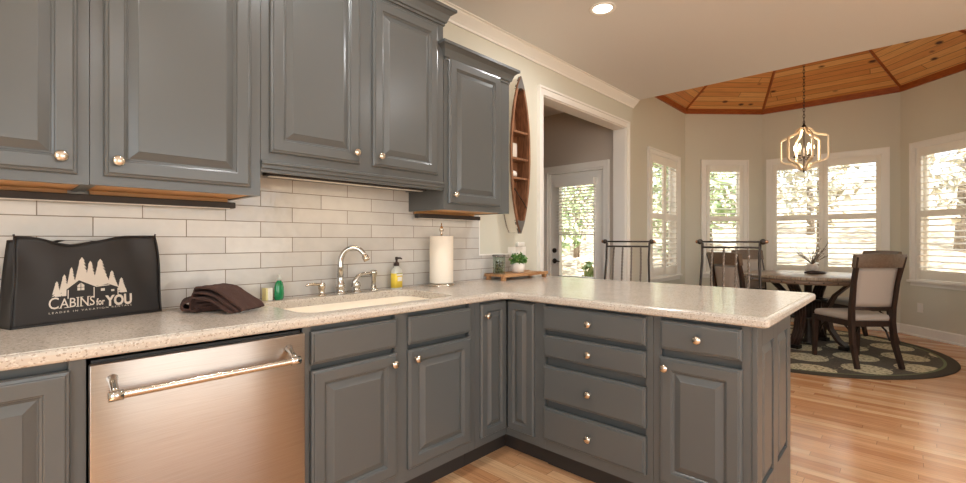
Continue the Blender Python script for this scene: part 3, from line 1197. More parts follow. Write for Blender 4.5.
# soap dispenser
t = thing('soap_dispenser', 'small chrome soap pump with side spout left of the faucet', 'soap dispenser', (1.137, -0.066, Z0))
b_ = MB()
b_.lathe([(.0, 0), (.024, 0), (.024, .006), (.015, .011), (.0145, .035), (.018, .038), (.019, .058), (.016, .066), (0, .067)], n=18)
b_.build('body', M['nickel'], t)
b_ = MB()
b_.tube([(0, 0, .058), (-.03, -.004, .062), (-.075, -.01, .064), (-.088, -.012, .058)], [.008, .007, .006, .005], 10)
b_.build('spout', M['nickel'], t)
# faucet
t = thing('kitchen_faucet', 'tall chrome gooseneck faucet behind the sink', 'faucet', (1.242, -0.066, Z0))
b_ = MB()
b_.lathe([(0, 0), (.03, 0), (.031, .006), (.024, .014), (.021, .03), (.025, .034), (.025, .05), (.019, .06), (.0165, .085), (.015, .1)], n=20)
b_.build('base', M['chrome'], t)
b_ = MB()
pts = [(0, 0, .09), (.0, -.0, .15)]
for i in range(13):
    a = math.pi - i * math.pi * .86 / 12
    pts.append((.085 * .56 * (1 + math.cos(a)) , -.085 * .56 * (1 + math.cos(a)), .165 + .085 * math.sin(a) * .95))
b_.tube(pts, [.0165, .0155] + [.0145 - .0002 * i for i in range(13)], 14)
b_.build('gooseneck', M['chrome'], t)
b_ = MB()
e_ = Vector(pts[-1])
dv = (Vector(pts[-1]) - Vector(pts[-2])).normalized()
b_.tube([e_ - dv * .004, e_ + dv * .012, e_ + dv * .026], [.0165, .018, .016], 14)
b_.build('aerator', M['nickel'], t)
# lever handle
t = thing('faucet_handle', 'chrome faucet lever with arched handle right of the gooseneck', 'faucet handle', (1.340, -0.062, Z0))
b_ = MB()
b_.lathe([(0, 0), (.027, 0), (.028, .006), (.021, .012), (.019, .03), (.023, .036), (.02, .052), (.012, .06), (0, .062)], n=20)
b_.build('base', M['chrome'], t)
b_ = MB()
b_.tube([(-.018, 0, .03), (-.012, 0, .062), (.008, -.002, .088), (.036, -.004, .1), (.07, -.006, .102), (.088, -.008, .098)], [.013, .014, .012, .009, .007, .008], 12)
b_.build('lever', M['chrome'], t)
# side sprayer
t = thing('side_sprayer', 'upright chrome side sprayer right of the arched lever', 'sprayer', (1.449, -0.060, Z0))
b_ = MB()
b_.lathe([(0, 0), (.024, 0), (.025, .006), (.017, .014), (.015, .03), (0, .03)], n=18)
b_.build('holder', M['chrome'], t)
b_ = MB()
b_.lathe([(0, .028), (.012, .028), (.013, .06), (.016, .085), (.021, .1), (.021, .112), (.015, .118), (0, .118)], n=18)
b_.build('spray_head', M['chrome'], t)
# yellow soap bottle
t = thing('hand_soap_bottle', 'clear hand soap bottle with yellow label and brown pump', 'soap bottle', (1.607, -0.060, Z0), R(14))
b_ = MB()
rs = []
for k_, z in ((.92, 0), (1, .006), (1, .1), (.9, .112), (.55, .124), (.32, .13), (.32, .136)):
    rs.append([(x * k_, y * k_, z) for x, y in [(p.x, p.y) for p in rpoly([(-.034, -.022), (.034, -.022), (.034, .022), (-.034, .022)][::-1], [.014] * 4, 4)]])
b_.rings(rs)
shade_edges(b_.build('bottle', M['clearcap'], t))
b_ = MB()
b_.rings([[(x * 1.015, y * 1.02, z) for x, y in [(p.x, p.y) for p in rpoly([(-.034, -.022), (.034, -.022), (.034, .022), (-.034, .022)][::-1], [.014] * 4, 4)]] for z in (.008, .092)])
lb = b_.build('label', M['yellow'], t)
b_ = MB()
b_.box(-.026, .026, -.0245, -.0226, .078, .087).box(-.018, .018, -.0245, -.0226, .046, .07)
b_.build('label_print', M['whitepl'], lb)
b_ = MB()
b_.box(-.026, .026, -.0248, -.0226, .0885, .0915)
b_.build('label_print', M['leaf'], lb)
b_ = MB()
b_.lathe([(0, .134), (.016, .134), (.016, .152), (.007, .156), (.006, .17), (.009, .171), (.009, .186), (0, .188)], n=16)
b_.tube([(0, 0, .18), (0, -.03, .18), (0, -.038, .176)], .005, 8)
b_.build('pump', M['brownpl'], t)
# dish soap, sponges
t = thing('dish_soap_bottle', 'green dish soap bottle with clear cap beside the sink', 'soap bottle', (0.926, -0.055, Z0), R(20))
b_ = MB()
rs = []
for k_, z in ((.85, 0), (1, .006), (1.05, .03), (.98, .06), (.8, .08), (.5, .09), (.4, .094)):
    rs.append([(.025 * k_ * math.cos(a), .016 * k_ * math.sin(a), z) for a in [2 * math.pi * i / 20 for i in range(20)]])
b_.rings(rs)
b_.build('bottle', M['green'], t)
b_ = MB()
b_.lathe([(0, .093), (.012, .093), (.012, .106), (.006, .114), (.005, .122), (0, .123)], n=14)
b_.build('cap', M['clearcap'], t)
t = thing('sponge', 'pale yellow and white sponge standing between towel and green bottle', 'sponge', (0.880, -0.040, Z0), R(8))
b_ = MB()
b_.box(-.020, -.009, -.018, .018, 0, .06, .003)
b_.build('scrub_layer', M['sponge_y'], t)
b_ = MB()
b_.box(-.009, .015, -.018, .018, 0, .06, .003)
b_.build('foam_layer', M['whitepl'], t)
# paper towel
t = thing('paper_towel_holder', 'metal paper towel stand with finial holding the white roll', 'paper towel holder', (1.909, -.115, Z0))
b_ = MB()
b_.lathe([(0, 0), (.084, 0), (.086, .006), (.08, .014), (.06, .017), (0, .018)], n=32)
b_.build('base', M['nickel'], t)
b_ = MB()
b_.lathe([(.006, .016), (.006, .318), (.009, .322), (.009, .330), (.006, .334), (.013, .343), (.015, .354), (.010, .366), (.005, .374), (.006, .38), (0, .395)], n=14)
b_.build('post', M['nickel'], t)
b_ = MB()
b_.tube([(.082, -.01, .01), (.084, -.01, .1), (.084, -.01, .112)], .005, 8)
b_.build('tension_arm', M['nickel'], t)
rl = MB()
rl.lathe([(.02, .0), (.073, .0), (.0745, .003), (.0745, .289), (.073, .292), (.02, .292), (.02, .0)], n=40)
rl = rl.build('paper_towel_roll', M['paper'])
rl.location = (1.909, -.115, Z0 + .0185)
shade_edges(rl, 50)
tag(rl, 'white paper towel roll standing on the metal holder', 'paper towel')

# serving board on feet with jar and plant
t = thing('serving_board', 'wooden footed serving board on the counter under the boat shelf', 'tray', (2.675, -.115, Z0), R(0))
b_ = MB()
for q in range(4):
    y0 = -.088 + q * .044
    b_.box(-.27, .252, y0 + .001, y0 + .043, .028, .042, .002)
b_.build('board', M['traywood'], t)
b_ = MB()
b_.box(-.27, .252, -.094, -.088, .024, .046)
b_.build('edge_rail', M['traywood'], t)
b_ = MB()
b_.box(-.27, .252, .088, .094, .024, .046)
b_.build('edge_rail', M['traywood'], t)
for x in (-.25, .232):
    for y in (-.07, .07):
        b_ = MB()
        b_.box(x - .014, x + .014, y - .014, y + .014, 0, .03, .002)
        b_.build('foot', M['traywood'], t)
ZB = Z0 + .0425
t = thing('glass_jar', 'clear glass canister with metal lid on the serving board', 'jar', (2.462, -.11, ZB))
b_ = MB()
b_.lathe([(0, 0), (.042, 0), (.045, .004), (.045, .12), (.043, .124), (.041, .122), (.042, .006), (0, .005)], n=28)
b_.build('glass_body', M['jarglass'], t)
b_ = MB()
b_.lathe([(0, .124), (.047, .124), (.048, .127), (.048, .136), (.045, .139), (0, .140)], n=28)
b_.build('lid', M['zinc'], t)
pods = []
for q in range(20):
    a, rr, lz = random.uniform(0, 6.28), random.uniform(.012, .026), .017 + (q // 5) * .022
    b_ = MB()
    b_.lathe([(0, 0), (.009, .001), (.0125, .014), (.0125, .018), (0, .019)], (rr * math.cos(q * 1.3) , rr * math.sin(q * 1.3), lz - .009), n=8)
    pods.append(b_)
big = MB()
for pd in pods:
    me_ = bpy.data.meshes.new('tmp')
    pd.bm.to_mesh(me_)
    big.bm.from_mesh(me_)
    bpy.data.meshes.remove(me_)
    pd.bm.free()
pc = big.build('jar_filling', M['pods'], t)
pc['kind'] = 'stuff'

t = thing('potted_plant', 'small green plant in a white pot on the serving board', 'potted plant', (2.68, -.11, ZB))
b_ = MB()
b_.lathe([(0, 0), (.036, 0), (.044, .006), (.052, .03), (.053, .05), (.048, .072), (.046, .074), (.044, .07), (.04, .06), (0, .06)], n=26)
b_.build('pot', M['pot'], t)


def leaf_cloud(n, centre, rad, lsize, flat=1.0, seed=1, lo=0.0, up=.3):
    rnd = random.Random(seed)
    verts, faces = [], []
    for _ in range(n):
        while True:
            p = Vector((rnd.uniform(-1, 1), rnd.uniform(-1, 1), rnd.uniform(-1, 1)))
            if lo < p.length < 1:
                break
        c = Vector(centre) + Vector((p.x * rad[0], p.y * rad[1], p.z * rad[2]))
        d1 = Vector((rnd.gauss(0, 1), rnd.gauss(0, 1), rnd.gauss(0, 1) * flat + up)).normalized()
        d2 = d1.cross(Vector((rnd.gauss(0, 1), rnd.gauss(0, 1), rnd.gauss(0, 1)))).normalized()
        s = lsize * rnd.uniform(.6, 1.3)
        n3 = d1.cross(d2) * s * .18
        i = len(verts)
        verts += [c - d1 * s, c + d2 * s * .45 + n3, c + d1 * s, c - d2 * s * .45 + n3]
        faces.append((i, i + 1, i + 2))
        faces.append((i, i + 2, i + 3))
    return verts, faces


def mesh_obj(name, verts, faces, material, parent=None):
    me = bpy.data.meshes.new(name)
    me.from_pydata([tuple(v) for v in verts], [], faces)
    me.materials.append(material)
    o = bpy.data.objects.new(name, me)
    COL.objects.link(o)
    if parent:
        o.parent = parent
    return o


v, f = leaf_cloud(260, (0, 0, .098), (.066, .062, .048), .017, seed=3, up=.5)
mesh_obj('foliage', v, f, M['leaf'], t)
b_ = MB()
for q in range(9):
    a = q * .7
    b_.tube([(.008 * math.cos(a), .008 * math.sin(a), .058), (.028 * math.cos(a), .028 * math.sin(a), .105)], .0015, 5)
b_.lathe([(0, .058), (.041, .058), (.041, .063), (0, .066)], n=18)
b_.build('stem', M['leaf'], t)

# ------------------------------------------------------------------ tote bag
bag_rz = math.atan2(.26, .965)
bag = thing('tote_bag', 'black fabric tote bag printed with white pine trees, a house and lettering', 'bag', (.03, -.18, Z0), bag_rz)
BW, BH = .437, .297


def bag_disp(u, v):
    """outward bulge of the front panel (local -y)"""
    s = u / BW
    return -(.006 * math.sin(math.pi * s) * math.sin(math.pi * min(v / BH, 1)) + .020 * math.sin(11 * s + 4.5 * v / BH) * max(0, abs(s - .5) - .26) * 4 * (v / BH) + .008 * math.sin(13 * s) * max(0, v / BH - .78) * 4)


def bag_top(u):
    s = u / BW
    return BH - .030 * math.exp(-((s - .33) / .16) ** 2) - .012 * math.exp(-((s - .55) / .12) ** 2) + .004 * s


def bag_x(u, v):
    # sides lean in a little toward the top
    s = u / BW
    return u + (.014 * (1 - s) - .026 * s) * (v / BH) ** 1.5


nx, nz = 36, 22


def bag_depth(s):
    return .078 - .03 * s


b_ = MB()
grid = {}


def addgrid(fn, nu, nv):
    V = [[b_.bm.verts.new(fn(i / nu, j / nv)) for j in range(nv + 1)] for i in range(nu + 1)]
    for i in range(nu):
        for j in range(nv):
            fc = b_.bm.faces.new((V[i][j], V[i + 1][j], V[i + 1][j + 1], V[i][j + 1]))
            fc.smooth = True


def P_front(s, w):
    u = s * BW
    v = w * bag_top(u)
    return Vector((bag_x(u, v), bag_disp(u, v), v))


def P_back(s, w):
    u = s * BW
    v = w * (BH - .012 - .02 * math.exp(-((s - .5) / .2) ** 2))
    return Vector((bag_x(u, v) - .008 * (1 - s), bag_depth(s) * (1 - .35 * w) + .004 * math.sin(7 * s + 3 * w), v))


addgrid(P_front, nx, nz)
addgrid(P_back, nx, nz)


def gus(side):
    def fn(s, w):
        a, c = P_front(side, w), P_back(side, w)
        p = a.lerp(c, s)
        p.x += (1 if side == 0 else -1) * .028 * math.sin(math.pi * s) * w
        return p
    return fn


addgrid(gus(0), 8, nz)
addgrid(gus(1), 8, nz)
addgrid(lambda s, w: P_front(s, 0).lerp(P_back(s, 0), w), nx, 4)
bo = b_.build('bag_body', M['bag'], bag)
so = bo.modifiers.new('thick', 'SOLIDIFY')
so.thickness = .0018
so.offset = -1
# welt along the edges of the front panel
w_ = MB()
for pts in ([P_front(0, j / 16) for j in range(17)], [P_front(1, j / 16) for j in range(17)], [P_front(i / 24, 0) + Vector((0, 0, .003)) for i in range(25)], [P_front(i / 24, 1) for i in range(25)]):
    w_.tube(pts, .003, 6)
w_.tube([P_front(0, 1), P_front(0, 1) + Vector((-.002, 0, .008))], .003, 6)
w_.tube([P_front(1, 1), P_front(1, 1) + Vector((.002, 0, .008))], .003, 6)
w_.build('edge_binding', M['bag'], bag)


def print_on_bag(name, polys, col, off=.0022):
    verts, faces = [], []
    bm = bmesh.new()
    for poly in polys:
        vs = [bm.verts.new((u, 0, v)) for u, v in poly]
        try:
            bm.faces.new(vs)
        except ValueError:
            pass
    bmesh.ops.triangulate(bm, faces=bm.faces)
    for _ in range(2):
        es = [e for e in bm.edges if e.calc_length() > .02]
        if es:
            bmesh.ops.subdivide_edges(bm, edges=es, cuts=1)
    bmesh.ops.triangulate(bm, faces=bm.faces)
    for q in bm.verts:
        u, v = q.co.x, q.co.z
        q.co = Vector((bag_x(u, v), bag_disp(u, v) - off, v))
    for fc in bm.faces:
        fc.normal_update()
        if fc.normal.y > 0:
            fc.normal_flip()
    me = bpy.data.meshes.new(name)
    bm.to_mesh(me)
    bm.free()
    me.materials.append(col)
    o = bpy.data.objects.new(name, me)
    COL.objects.link(o)
    o.parent = bag
    return o


def pine(cx, base, tip, w, n=8):
    """one jagged pine as a single outline"""
    L, Rr = [], []
    for i in range(n):
        t0 = i / n
        z_ = tip + (base - tip) * (t0 + 1.0 / n)
        zi = tip + (base - tip) * (t0 + .85 / n)
        wo = w * (.22 + .78 * (i + 1) / n)
        L += [(cx - wo, z_), (cx - wo * .38, zi + .0015)]
        Rr += [(cx + wo, z_), (cx + wo * .38, zi + .0015)]
    return [(cx, tip)] + L + [(cx - w * .3, base), (cx + w * .3, base)] + Rr[::-1]


DX, DZ = .002, .006
trees = [(.110, .094, .146, .013), (.130, .094, .168, .016), (.150, .115, .192, .015), (.181, .122, .226, .026), (.206, .122, .212, .020), (.237, .122, .218, .027), (.272, .112, .174, .018), (.302, .090, .146, .017)]
print_on_bag('tree_print', [pine(*q) for q in trees], M['logo'])
# bright mass of foliage between trees and roof
print_on_bag('tree_print', [[(.112, .104), (.150, .136), (.172, .158), (.206, .154), (.245, .152), (.285, .118), (.296, .104), (.255, .138), (.172, .148)]], M['logo'], .0024)
# house: dark front cut out of the trees, white roof lines and windows
print_on_bag('house_print', [[(.136, .088), (.136, .116), (.170, .145), (.250, .130), (.290, .112), (.290, .088)]], M['bag'], .0030)
rl_ = lambda a, b_, w_: [(a[0], a[1]), (b_[0], b_[1]), (b_[0], b_[1] + w_), (a[0], a[1] + w_)]
house = [rl_((.128, .112), (.170, .147), .0035), rl_((.170, .147), (.255, .137), .0035), rl_((.170, .146), (.222, .118), .004),
         [(.182, .143), (.250, .136), (.262, .128), (.232, .121), (.214, .124)], rl_((.252, .137), (.292, .110), .004), rl_((.222, .118), (.262, .121), .003),
         [(.139, .084), (.142, .084), (.142, .114), (.139, .114)], [(.213, .083), (.216, .083), (.216, .118), (.213, .118)], [(.287, .085), (.290, .085), (.290, .108), (.287, .108)],
         [(.166, .110), (.175, .110), (.175, .136), (.166, .127)], [(.177, .110), (.186, .110), (.186, .128), (.177, .136)],
         [(.235, .102), (.247, .102), (.247, .111), (.235, .111)], [(.267, .098), (.277, .098), (.277, .105), (.267, .105)]]
print_on_bag('house_print', house, M['logo'], .0036)
print_on_bag('house_print', [[(.163, .1195), (.189, .1195), (.189, .1210), (.163, .1210)], [(.1755, .110), (.1765, .110), (.1765, .136), (.1755, .136)]], M['bag'], .0040)


def text_polys(s, size, x, z, width=None, serif=False, bold=0, slope=0, spacing=1):
    cu = bpy.data.curves.new('t', 'FONT')
    cu.body = s
    cu.size = size
    cu.offset = bold
    cu.space_character = spacing
    cu.resolution_u = 3
    ob = bpy.data.objects.new('t', cu)
    COL.objects.link(ob)
    dg = bpy.context.evaluated_depsgraph_get()
    me = bpy.data.meshes.new_from_object(ob.evaluated_get(dg))
    x0 = min(v.co.x for v in me.vertices)
    x1 = max(v.co.x for v in me.vertices)
    k_ = (width / (x1 - x0)) if width else 1
    polys = []
    for p in me.polygons:
        polys.append([(x + (me.vertices[i].co.x - x0) * k_, z + me.vertices[i].co.y + slope * (me.vertices[i].co.x - x0) * k_) for i in p.vertices])
    bpy.data.objects.remove(ob)
    bpy.data.curves.remove(cu)
    bpy.data.meshes.remove(me)
    return polys


SL = -.03
lett = text_polys('C', .056, .090, .053, .026, bold=.0002)
lett += text_polys('ABINS', .046, .119, .054, .098, bold=.0002)
# slab serifs on the upright strokes
for sx_, zz in ((.119, .054), (.1345, .054), (.1425, .054), (.1665, .054), (.1775, .054), (.1985, .054), (.1665, .0858), (.1775, .0858), (.1985, .0858)):
    lett.append([(sx_ - .003, zz - .001), (sx_ + .006, zz - .001), (sx_ + .006, zz + .001), (sx_ - .003, zz + .001)])
lett += text_polys('for', .034, .2215, .052, .026, bold=.0008)
lett += text_polys('YOU', .052, .2485, .046, .086, bold=.0022)
print_on_bag('lettering', lett, M['logo'])
print_on_bag('lettering', text_polys('LEADER IN VACATION RENTALS', .0085, .091, .037, .242, spacing=1.55), M['logo'])
# carry handles folded inside, one strap showing at the back
hs = MB()
hs.bar([(.10, .085, .20), (.11, .08, .27), (.15, .072, .285), (.24, .07, .283), (.28, .072, .27), (.29, .075, .20)], .022, .003, (.0, .3, .0) if False else (1, 0, .0))
hs.build('strap', M['bag'], bag)

# ------------------------------------------------------------------ folded towel
tw = thing('folded_towel', 'dark brown folded towel on the counter beside the tote bag', 'towel', (.655, -.165, Z0))
tw.scale = (.84, .84, 1)


def fold_sheet(name, prof, y0, y1, th, rz=0, at=(0, 0)):
    """prof: polyline in x-z; thick sheet extruded along y with soft edge"""
    b_ = MB(Matrix.Translation((at[0], at[1], 0)) @ Matrix.Rotation(rz, 4, 'Z'))
    pts = [Vector((x, 0, z)) for x, z in prof]
    for _ in range(2):      # corner cutting for soft folds
        q = [pts[0]]
        for a, c in zip(pts, pts[1:]):
            q += [a.lerp(c, .25), a.lerp(c, .75)]
        pts = q + [pts[-1]]
    n = len(pts)
    nor = []
    for i in range(n):
        t_ = (pts[min(i + 1, n - 1)] - pts[max(i - 1, 0)]).normalized()
        nor.append(Vector((-t_.z, 0, t_.x)))
    ring = [p + nn * th / 2 for p, nn in zip(pts, nor)] + [p - nn * th / 2 for p, nn in reversed(list(zip(pts, nor)))]
    rs = []
    K = 8
    for k in range(K + 1):
        y = y0 + (y1 - y0) * k / K
        wob = .0035 * math.sin(k * 1.7)
        rs.append([(p.x + wob, y + .004 * math.sin(p.x * 40 + k), max(p.z + .0015 * math.sin(k * 2.3 + p.x * 60), .0012)) for p in ring])
    b_.rings(rs)
    o = b_.build(name, M['towel'], tw)
    return shade_edges(o, 40)


# lower pad with its rounded folds toward the left
fold_sheet('lower_fold', [(.10, .008), (-.08, .008), (-.112, .012), (-.118, .028), (-.105, .044), (-.05, .046), (.06, .044), (.08, .036), (.05, .030), (-.06, .031), (-.085, .026), (-.05, .019), (.09, .019)], -.10, .08, .011, R(-16), (-.055, .03))
# upper part draped over it: layers open at the left end
top = [(.165, .012), (.155, .026), (.02, .094), (-.06, .102), (-.092, .088), (-.088, .018), (-.06, .010)]
for q, dz in enumerate((0, .02, .04)):
    k_ = 1 - q * .07
    fold_sheet('upper_fold', [(x * k_ - q * .004, max(z - dz * (.3 + .7 * z / .102), .008 + .004 * (3 - q) * 0)) for x, z in top], -.092 - q * .013, .062, .008, R(-57), (-.022, -.062))
# ------------------------------------------------------------------ boat shelf on the wall
bs_ = thing('boat_shelf', 'tall wooden canoe-shaped shelf with cream hull on the wall by the doorway', 'shelf', (2.697, 0, 1.84))


def boat_w(z):
    s = max(0, 1 - abs(z / .582) ** 2.1)
    return .112 * s ** .8 + .002


zs = [-.582 + 1.164 * i / 28 for i in range(29)]
left = [(-boat_w(z), z) for z in zs]
rgt = [(boat_w(z), z) for z in zs]
DB = -.117
b_ = MB()
for side in (-1, 1):
    rs = []
    for z in zs:
        wo, wi = boat_w(z), max(boat_w(z) - .010, .0008)
        rs.append([(side * wo, -.002, z), (side * wo, DB, z), (side * wi, DB, z), (side * wi, -.002, z)])
    b_.rings(rs, smooth=False)
b_.build('hull', M['boatpaint'], bs_)
b_ = MB()
for side in (-1, 1):
    rs = []
    for z in zs:
        wo, wi = boat_w(z) + .003, max(boat_w(z) - .016, .0005)
        rs.append([(side * wo, DB + .006, z), (side * wo, DB - .008, z), (side * wi, DB - .008, z), (side * wi, DB + .006, z)])
    b_.rings(rs, smooth=False)
b_.build('gunwale', M['boatwood'], bs_)
b_ = MB()
for side in (-1, 1):
    rs = []
    for z in zs:
        wo, wi = max(boat_w(z) - .0105, .0007), max(boat_w(z) - .015, .0004)
        rs.append([(side * wo, -.004, z), (side * wo, DB + .003, z), (side * wi, DB + .003, z), (side * wi, -.004, z)])
    b_.rings(rs, smooth=False)
b_.build('inner_lining', M['boatwood'], bs_)
b_ = MB()
b_.prism([p for p in left] + [p for p in reversed(rgt)], -.012, -.003, 'xz')
b_.build('back_board', M['boatwood'], bs_)
for z in (.172, -.03, -.176):
    w_ = boat_w(z) - .009
    b_ = MB()
    b_.box(-w_, w_, DB + .002, -.012, z - .008, z + .008)
    b_.build('shelf_board', M['boatwood'], bs_)
b_ = MB()
b_.prism([(x, z) for x, z in ((-boat_w(.49), .49), (0, .50), (boat_w(.49), .49), (boat_w(.52), .52), (0, .592), (-boat_w(.52), .52))], DB - .011, DB + .02, 'xz')
b_.build('tip_cap', M['zinc'], bs_)
b_ = MB()
b_.prism([(x, z) for x, z in ((-boat_w(.49), -.49), (0, -.50), (boat_w(.49), -.49), (boat_w(.52), -.52), (0, -.592), (-boat_w(.52), -.52))], DB - .011, DB + .02, 'xz')
b_.build('tip_cap', M['zinc'], bs_)
b_ = MB()
b_.tube([(-.088, DB - .014, -.26), (0, DB - .016, -.34), (.062, DB - .014, -.40)], .0035, 6)
b_.build('rope', M['iron'], bs_)
b_ = MB()
b_.box(-.062, .012, -.055, -.04, 0, .115, .002)
o = b_.build('picture_card', M['logo'])
o.location = (2.697, -.02, 1.84 - .03 + .0085)
tag(o, 'small cream card standing on the middle shelf of the boat', 'card')
b_ = MB()
b_.lathe([(0, 0), (.026, 0), (.036, .014), (.037, .03), (.03, .045), (.022, .05), (.02, .048), (0, .046)], n=20)
o = b_.build('white_bowl', M['pot'])
o.location = (2.672, -.06, 1.84 - .176 + .0085)
tag(o, 'small round white pot on the lowest shelf of the boat', 'pot')

# wall plates
t = thing('switch_plate', 'white double wall plate behind the potted plant', 'wall plate', (2.80, 0, 1.085))
b_ = MB()
b_.box(-.11, .11, -.007, -.0, -.062, .062, .003)
b_.build('plate', M['whitepl'], t)
for x in (-.066, 0, .066):
    b_ = MB()
    b_.box(x - .016, x + .016, -.0105, -.006, -.033, .033, .002)
    b_.build('rocker', M['white'], t)
b_ = MB()
b_.box(-.04, .045, -.03, -.003, .066, .098, .004)
b_ = b_.build('plug_in_box', M['whitepl'])  # white plug-in box over the plate, gives no light
b_.location = (2.82, 0, 1.085)
tag(b_, 'small white plug-in box on the wall above the switch plate', 'plug')
loc = BSE @ Vector((.26, 0, .36))
t = thing('wall_outlet', 'white electrical outlet low on the bay wall under the right window', 'outlet', loc, math.atan2(BSE[1][0], BSE[0][0]))
b_ = MB()
b_.box(-.036, .036, -.007, 0, -.058, .058, .003)
b_.build('plate', M['whitepl'], t)
for z in (-.022, .022):
    b_ = MB()
    b_.box(-.014, .014, -.010, -.006, z - .015, z + .015, .003)
    b_.build('socket', M['white'], t)

# ------------------------------------------------------------------ recessed ceiling lights
def can(x, y, label, e):
    t = thing('recessed_light', label, 'ceiling light', (x, y, CEIL), 0, 'recessed ceiling lights')
    b_ = MB()
    b_.lathe([(.062, -.001), (.086, -.001), (.088, -.004), (.084, -.007), (.064, -.006), (.062, -.001)], n=32)
    b_.build('trim_ring', M['white'], t)
    b_ = MB()
    b_.lathe([(0, -.004), (.062, -.004), (.062, -.0015), (0, -.0015)], n=32)
    b_.build('lens', M['canlens'], t)
    light('can_glow', 'AREA', (x, y, CEIL - .012), e, (.98, .99, 1), size=.12)


can(2.76, -.765, 'round recessed ceiling light, lit, above the end of the sink run', 17)
can(.95, -1.0, 'recessed light in the ceiling over the dishwasher, above the frame', 17)
can(-.9, -.9, 'recessed light in the ceiling over the left counter, out of frame', 13)
can(2.9, -2.6, 'recessed light in the ceiling past the peninsula end, out of frame', 17)
can(.6, -3.2, 'recessed light in the ceiling behind the camera', 17)

# ------------------------------------------------------------------ chandelier
ch = thing('chandelier', 'champagne open-cage chandelier with lit candle bulbs hanging by the wide window', 'chandelier', (6.22, -1.38, 1.975))
ch.scale = (.84, .84, 1)
cage = [(.03, .0), (.06, .012), (.085, .045), (.125, .075), (.232, .098), (.258, .112), (.265, .135), (.265, .335), (.258, .355), (.235, .368), (.14, .395), (.105, .415), (.085, .45), (.06, .465), (.03, .472)]
for k in range(6):
    a = R(60 * k + 28)
    dx, dy = math.cos(a), math.sin(a)
    b_ = MB()
    b_.bar([(r * dx, r * dy, z + .012) for r, z in cage], .026, .020, (-dy, dx, 0))
    b_.build('cage_arm', M['champ'], ch)
b_ = MB()
b_.lathe([(0, -.02), (.008, -.012), (.012, 0), (.03, .012), (.036, .028), (.02, .04), (.008, .05), (.007, .14), (.02, .15), (.022, .17), (.008, .18), (.006, .46), (.02, .475), (.028, .5), (.02, .515), (.006, .53), (.005, .55)], n=16)
b_.build('centre_stem', M['iron'], ch)
for k in range(6):
    a = R(60 * k + 40)
    dx, dy = math.cos(a), math.sin(a)
    b_ = MB()
    b_.tube([(.015 * dx, .015 * dy, .155), (.05 * dx, .05 * dy, .13), (.09 * dx, .09 * dy, .135), (.1 * dx, .1 * dy, .16)], .005, 8)
    b_.lathe([(0, .155), (.022, .16), (.024, .168), (.012, .172), (.012, .176)], (.1 * dx, .1 * dy, 0), n=12)
    cb_ = b_.build('candle_arm', M['iron'], ch)
    b_ = MB()
    b_.lathe([(.0, .172), (.0105, .172), (.0105, .235), (0, .236)], (.1 * dx, .1 * dy, 0), n=12)
    b_.build('candle_sleeve', M['candle'], cb_)
    b_ = MB()
    b_.lathe([(0, .234), (.008, .237), (.016, .255), (.014, .275), (.006, .297), (0, .304)], (.1 * dx, .1 * dy, 0), n=12)
    b_.build('bulb', M['bulb'], cb_)
b_ = MB()
z = .545
q = 0
ztop = APEX.z - 1.975 - .03
while z < ztop:
    pts = []
    for i in range(10):
        a = 2 * math.pi * i / 10
        u, w = .011 * math.cos(a), .024 * math.sin(a)
        pts.append((u, 0, z + w) if q % 2 else (0, u, z + w))
    b_.tube(pts, .0032, 6, closed=True)
    z += .036
    q += 1
b_.build('chain', M['iron'], ch)
light('chandelier_glow', 'POINT', (6.22, -1.38, 2.24), 20, (1, .82, .6)).data.shadow_soft_size = .12

# ------------------------------------------------------------------ dining set
TX, TY = 6.36, -1.40
rg = MB()
rg.lathe([(0, 0), (1.375, 0), (1.38, .003), (1.376, .008), (1.36, .010), (0, .010)], n=96)
rg = rg.build('round_rug', M['rug'])
rg.location = (6.28, -1.225, .0005)
tag(rg, 'round dark rug with rows of beige medallions under the dining table', 'rug')
ZR = .0125

tb = thing('dining_table', 'round weathered wood dining table with slatted pedestal legs in the bay', 'table', (TX, TY, ZR), R(-14))
TR = .64
b_ = MB()
b_.lathe([(0, .766), (TR - .01, .766), (TR, .77), (TR + .004, .783), (TR, .795), (TR - .01, .80), (0, .80)], n=72)
b_.build('table_top', M['tabletop'], tb)
b_ = MB()
b_.lathe([(TR - .035, .722), (TR - .015, .722), (TR - .013, .744), (TR - .015, .767), (TR - .035, .767), (TR - .035, .722)], n=72)
ap = b_.build('apron', M['tableedge'], tb)
for q in range(32):
    a = 2 * math.pi * q / 32
    b_ = MB()
    b_.sphere((math.cos(a) * (TR - .013), math.sin(a) * (TR - .013), .744), .008, 8)
    b_.build('rivet', M['iron'], ap)
legp = [(.46, .745), (.38, .70), (.26, .58), (.20, .45), (.19, .34), (.22, .20), (.29, .09), (.36, .035)]
for q in range(4):
    a = R(90 * q + 180)
    dx, dy = math.cos(a), math.sin(a)
    lg = MB()
    for off in (-.042, -.014, .014, .042):
        lg.bar([(r * dx - dy * off, r * dy + dx * off, z) for r, z in legp], .024, .026, (-dy, dx, 0))
    lg = lg.build('leg', M['darkwood'], tb)
    b_ = MB()
    b_.bar([(.31 * dx, .31 * dy, .022), (.40 * dx, .40 * dy, .02)], .13, .038, (-dy, dx, 0))
    b_.build('foot', M['iron'], lg)
b_ = MB()
b_.lathe([(0, .02), (.07, .02), (.075, .03), (.045, .06), (.038, .10), (.038, .66), (.06, .70), (.16, .74), (.16, .766), (0, .766)], n=24)
b_.build('column', M['iron'], tb)
for z in (.30, .50):
    b_ = MB()
    b_.lathe([(.165, z), (.185, z), (.185, z + .025), (.165, z + .025), (.165, z)], n=32)
    b_.build('brace_ring', M['iron'], tb)

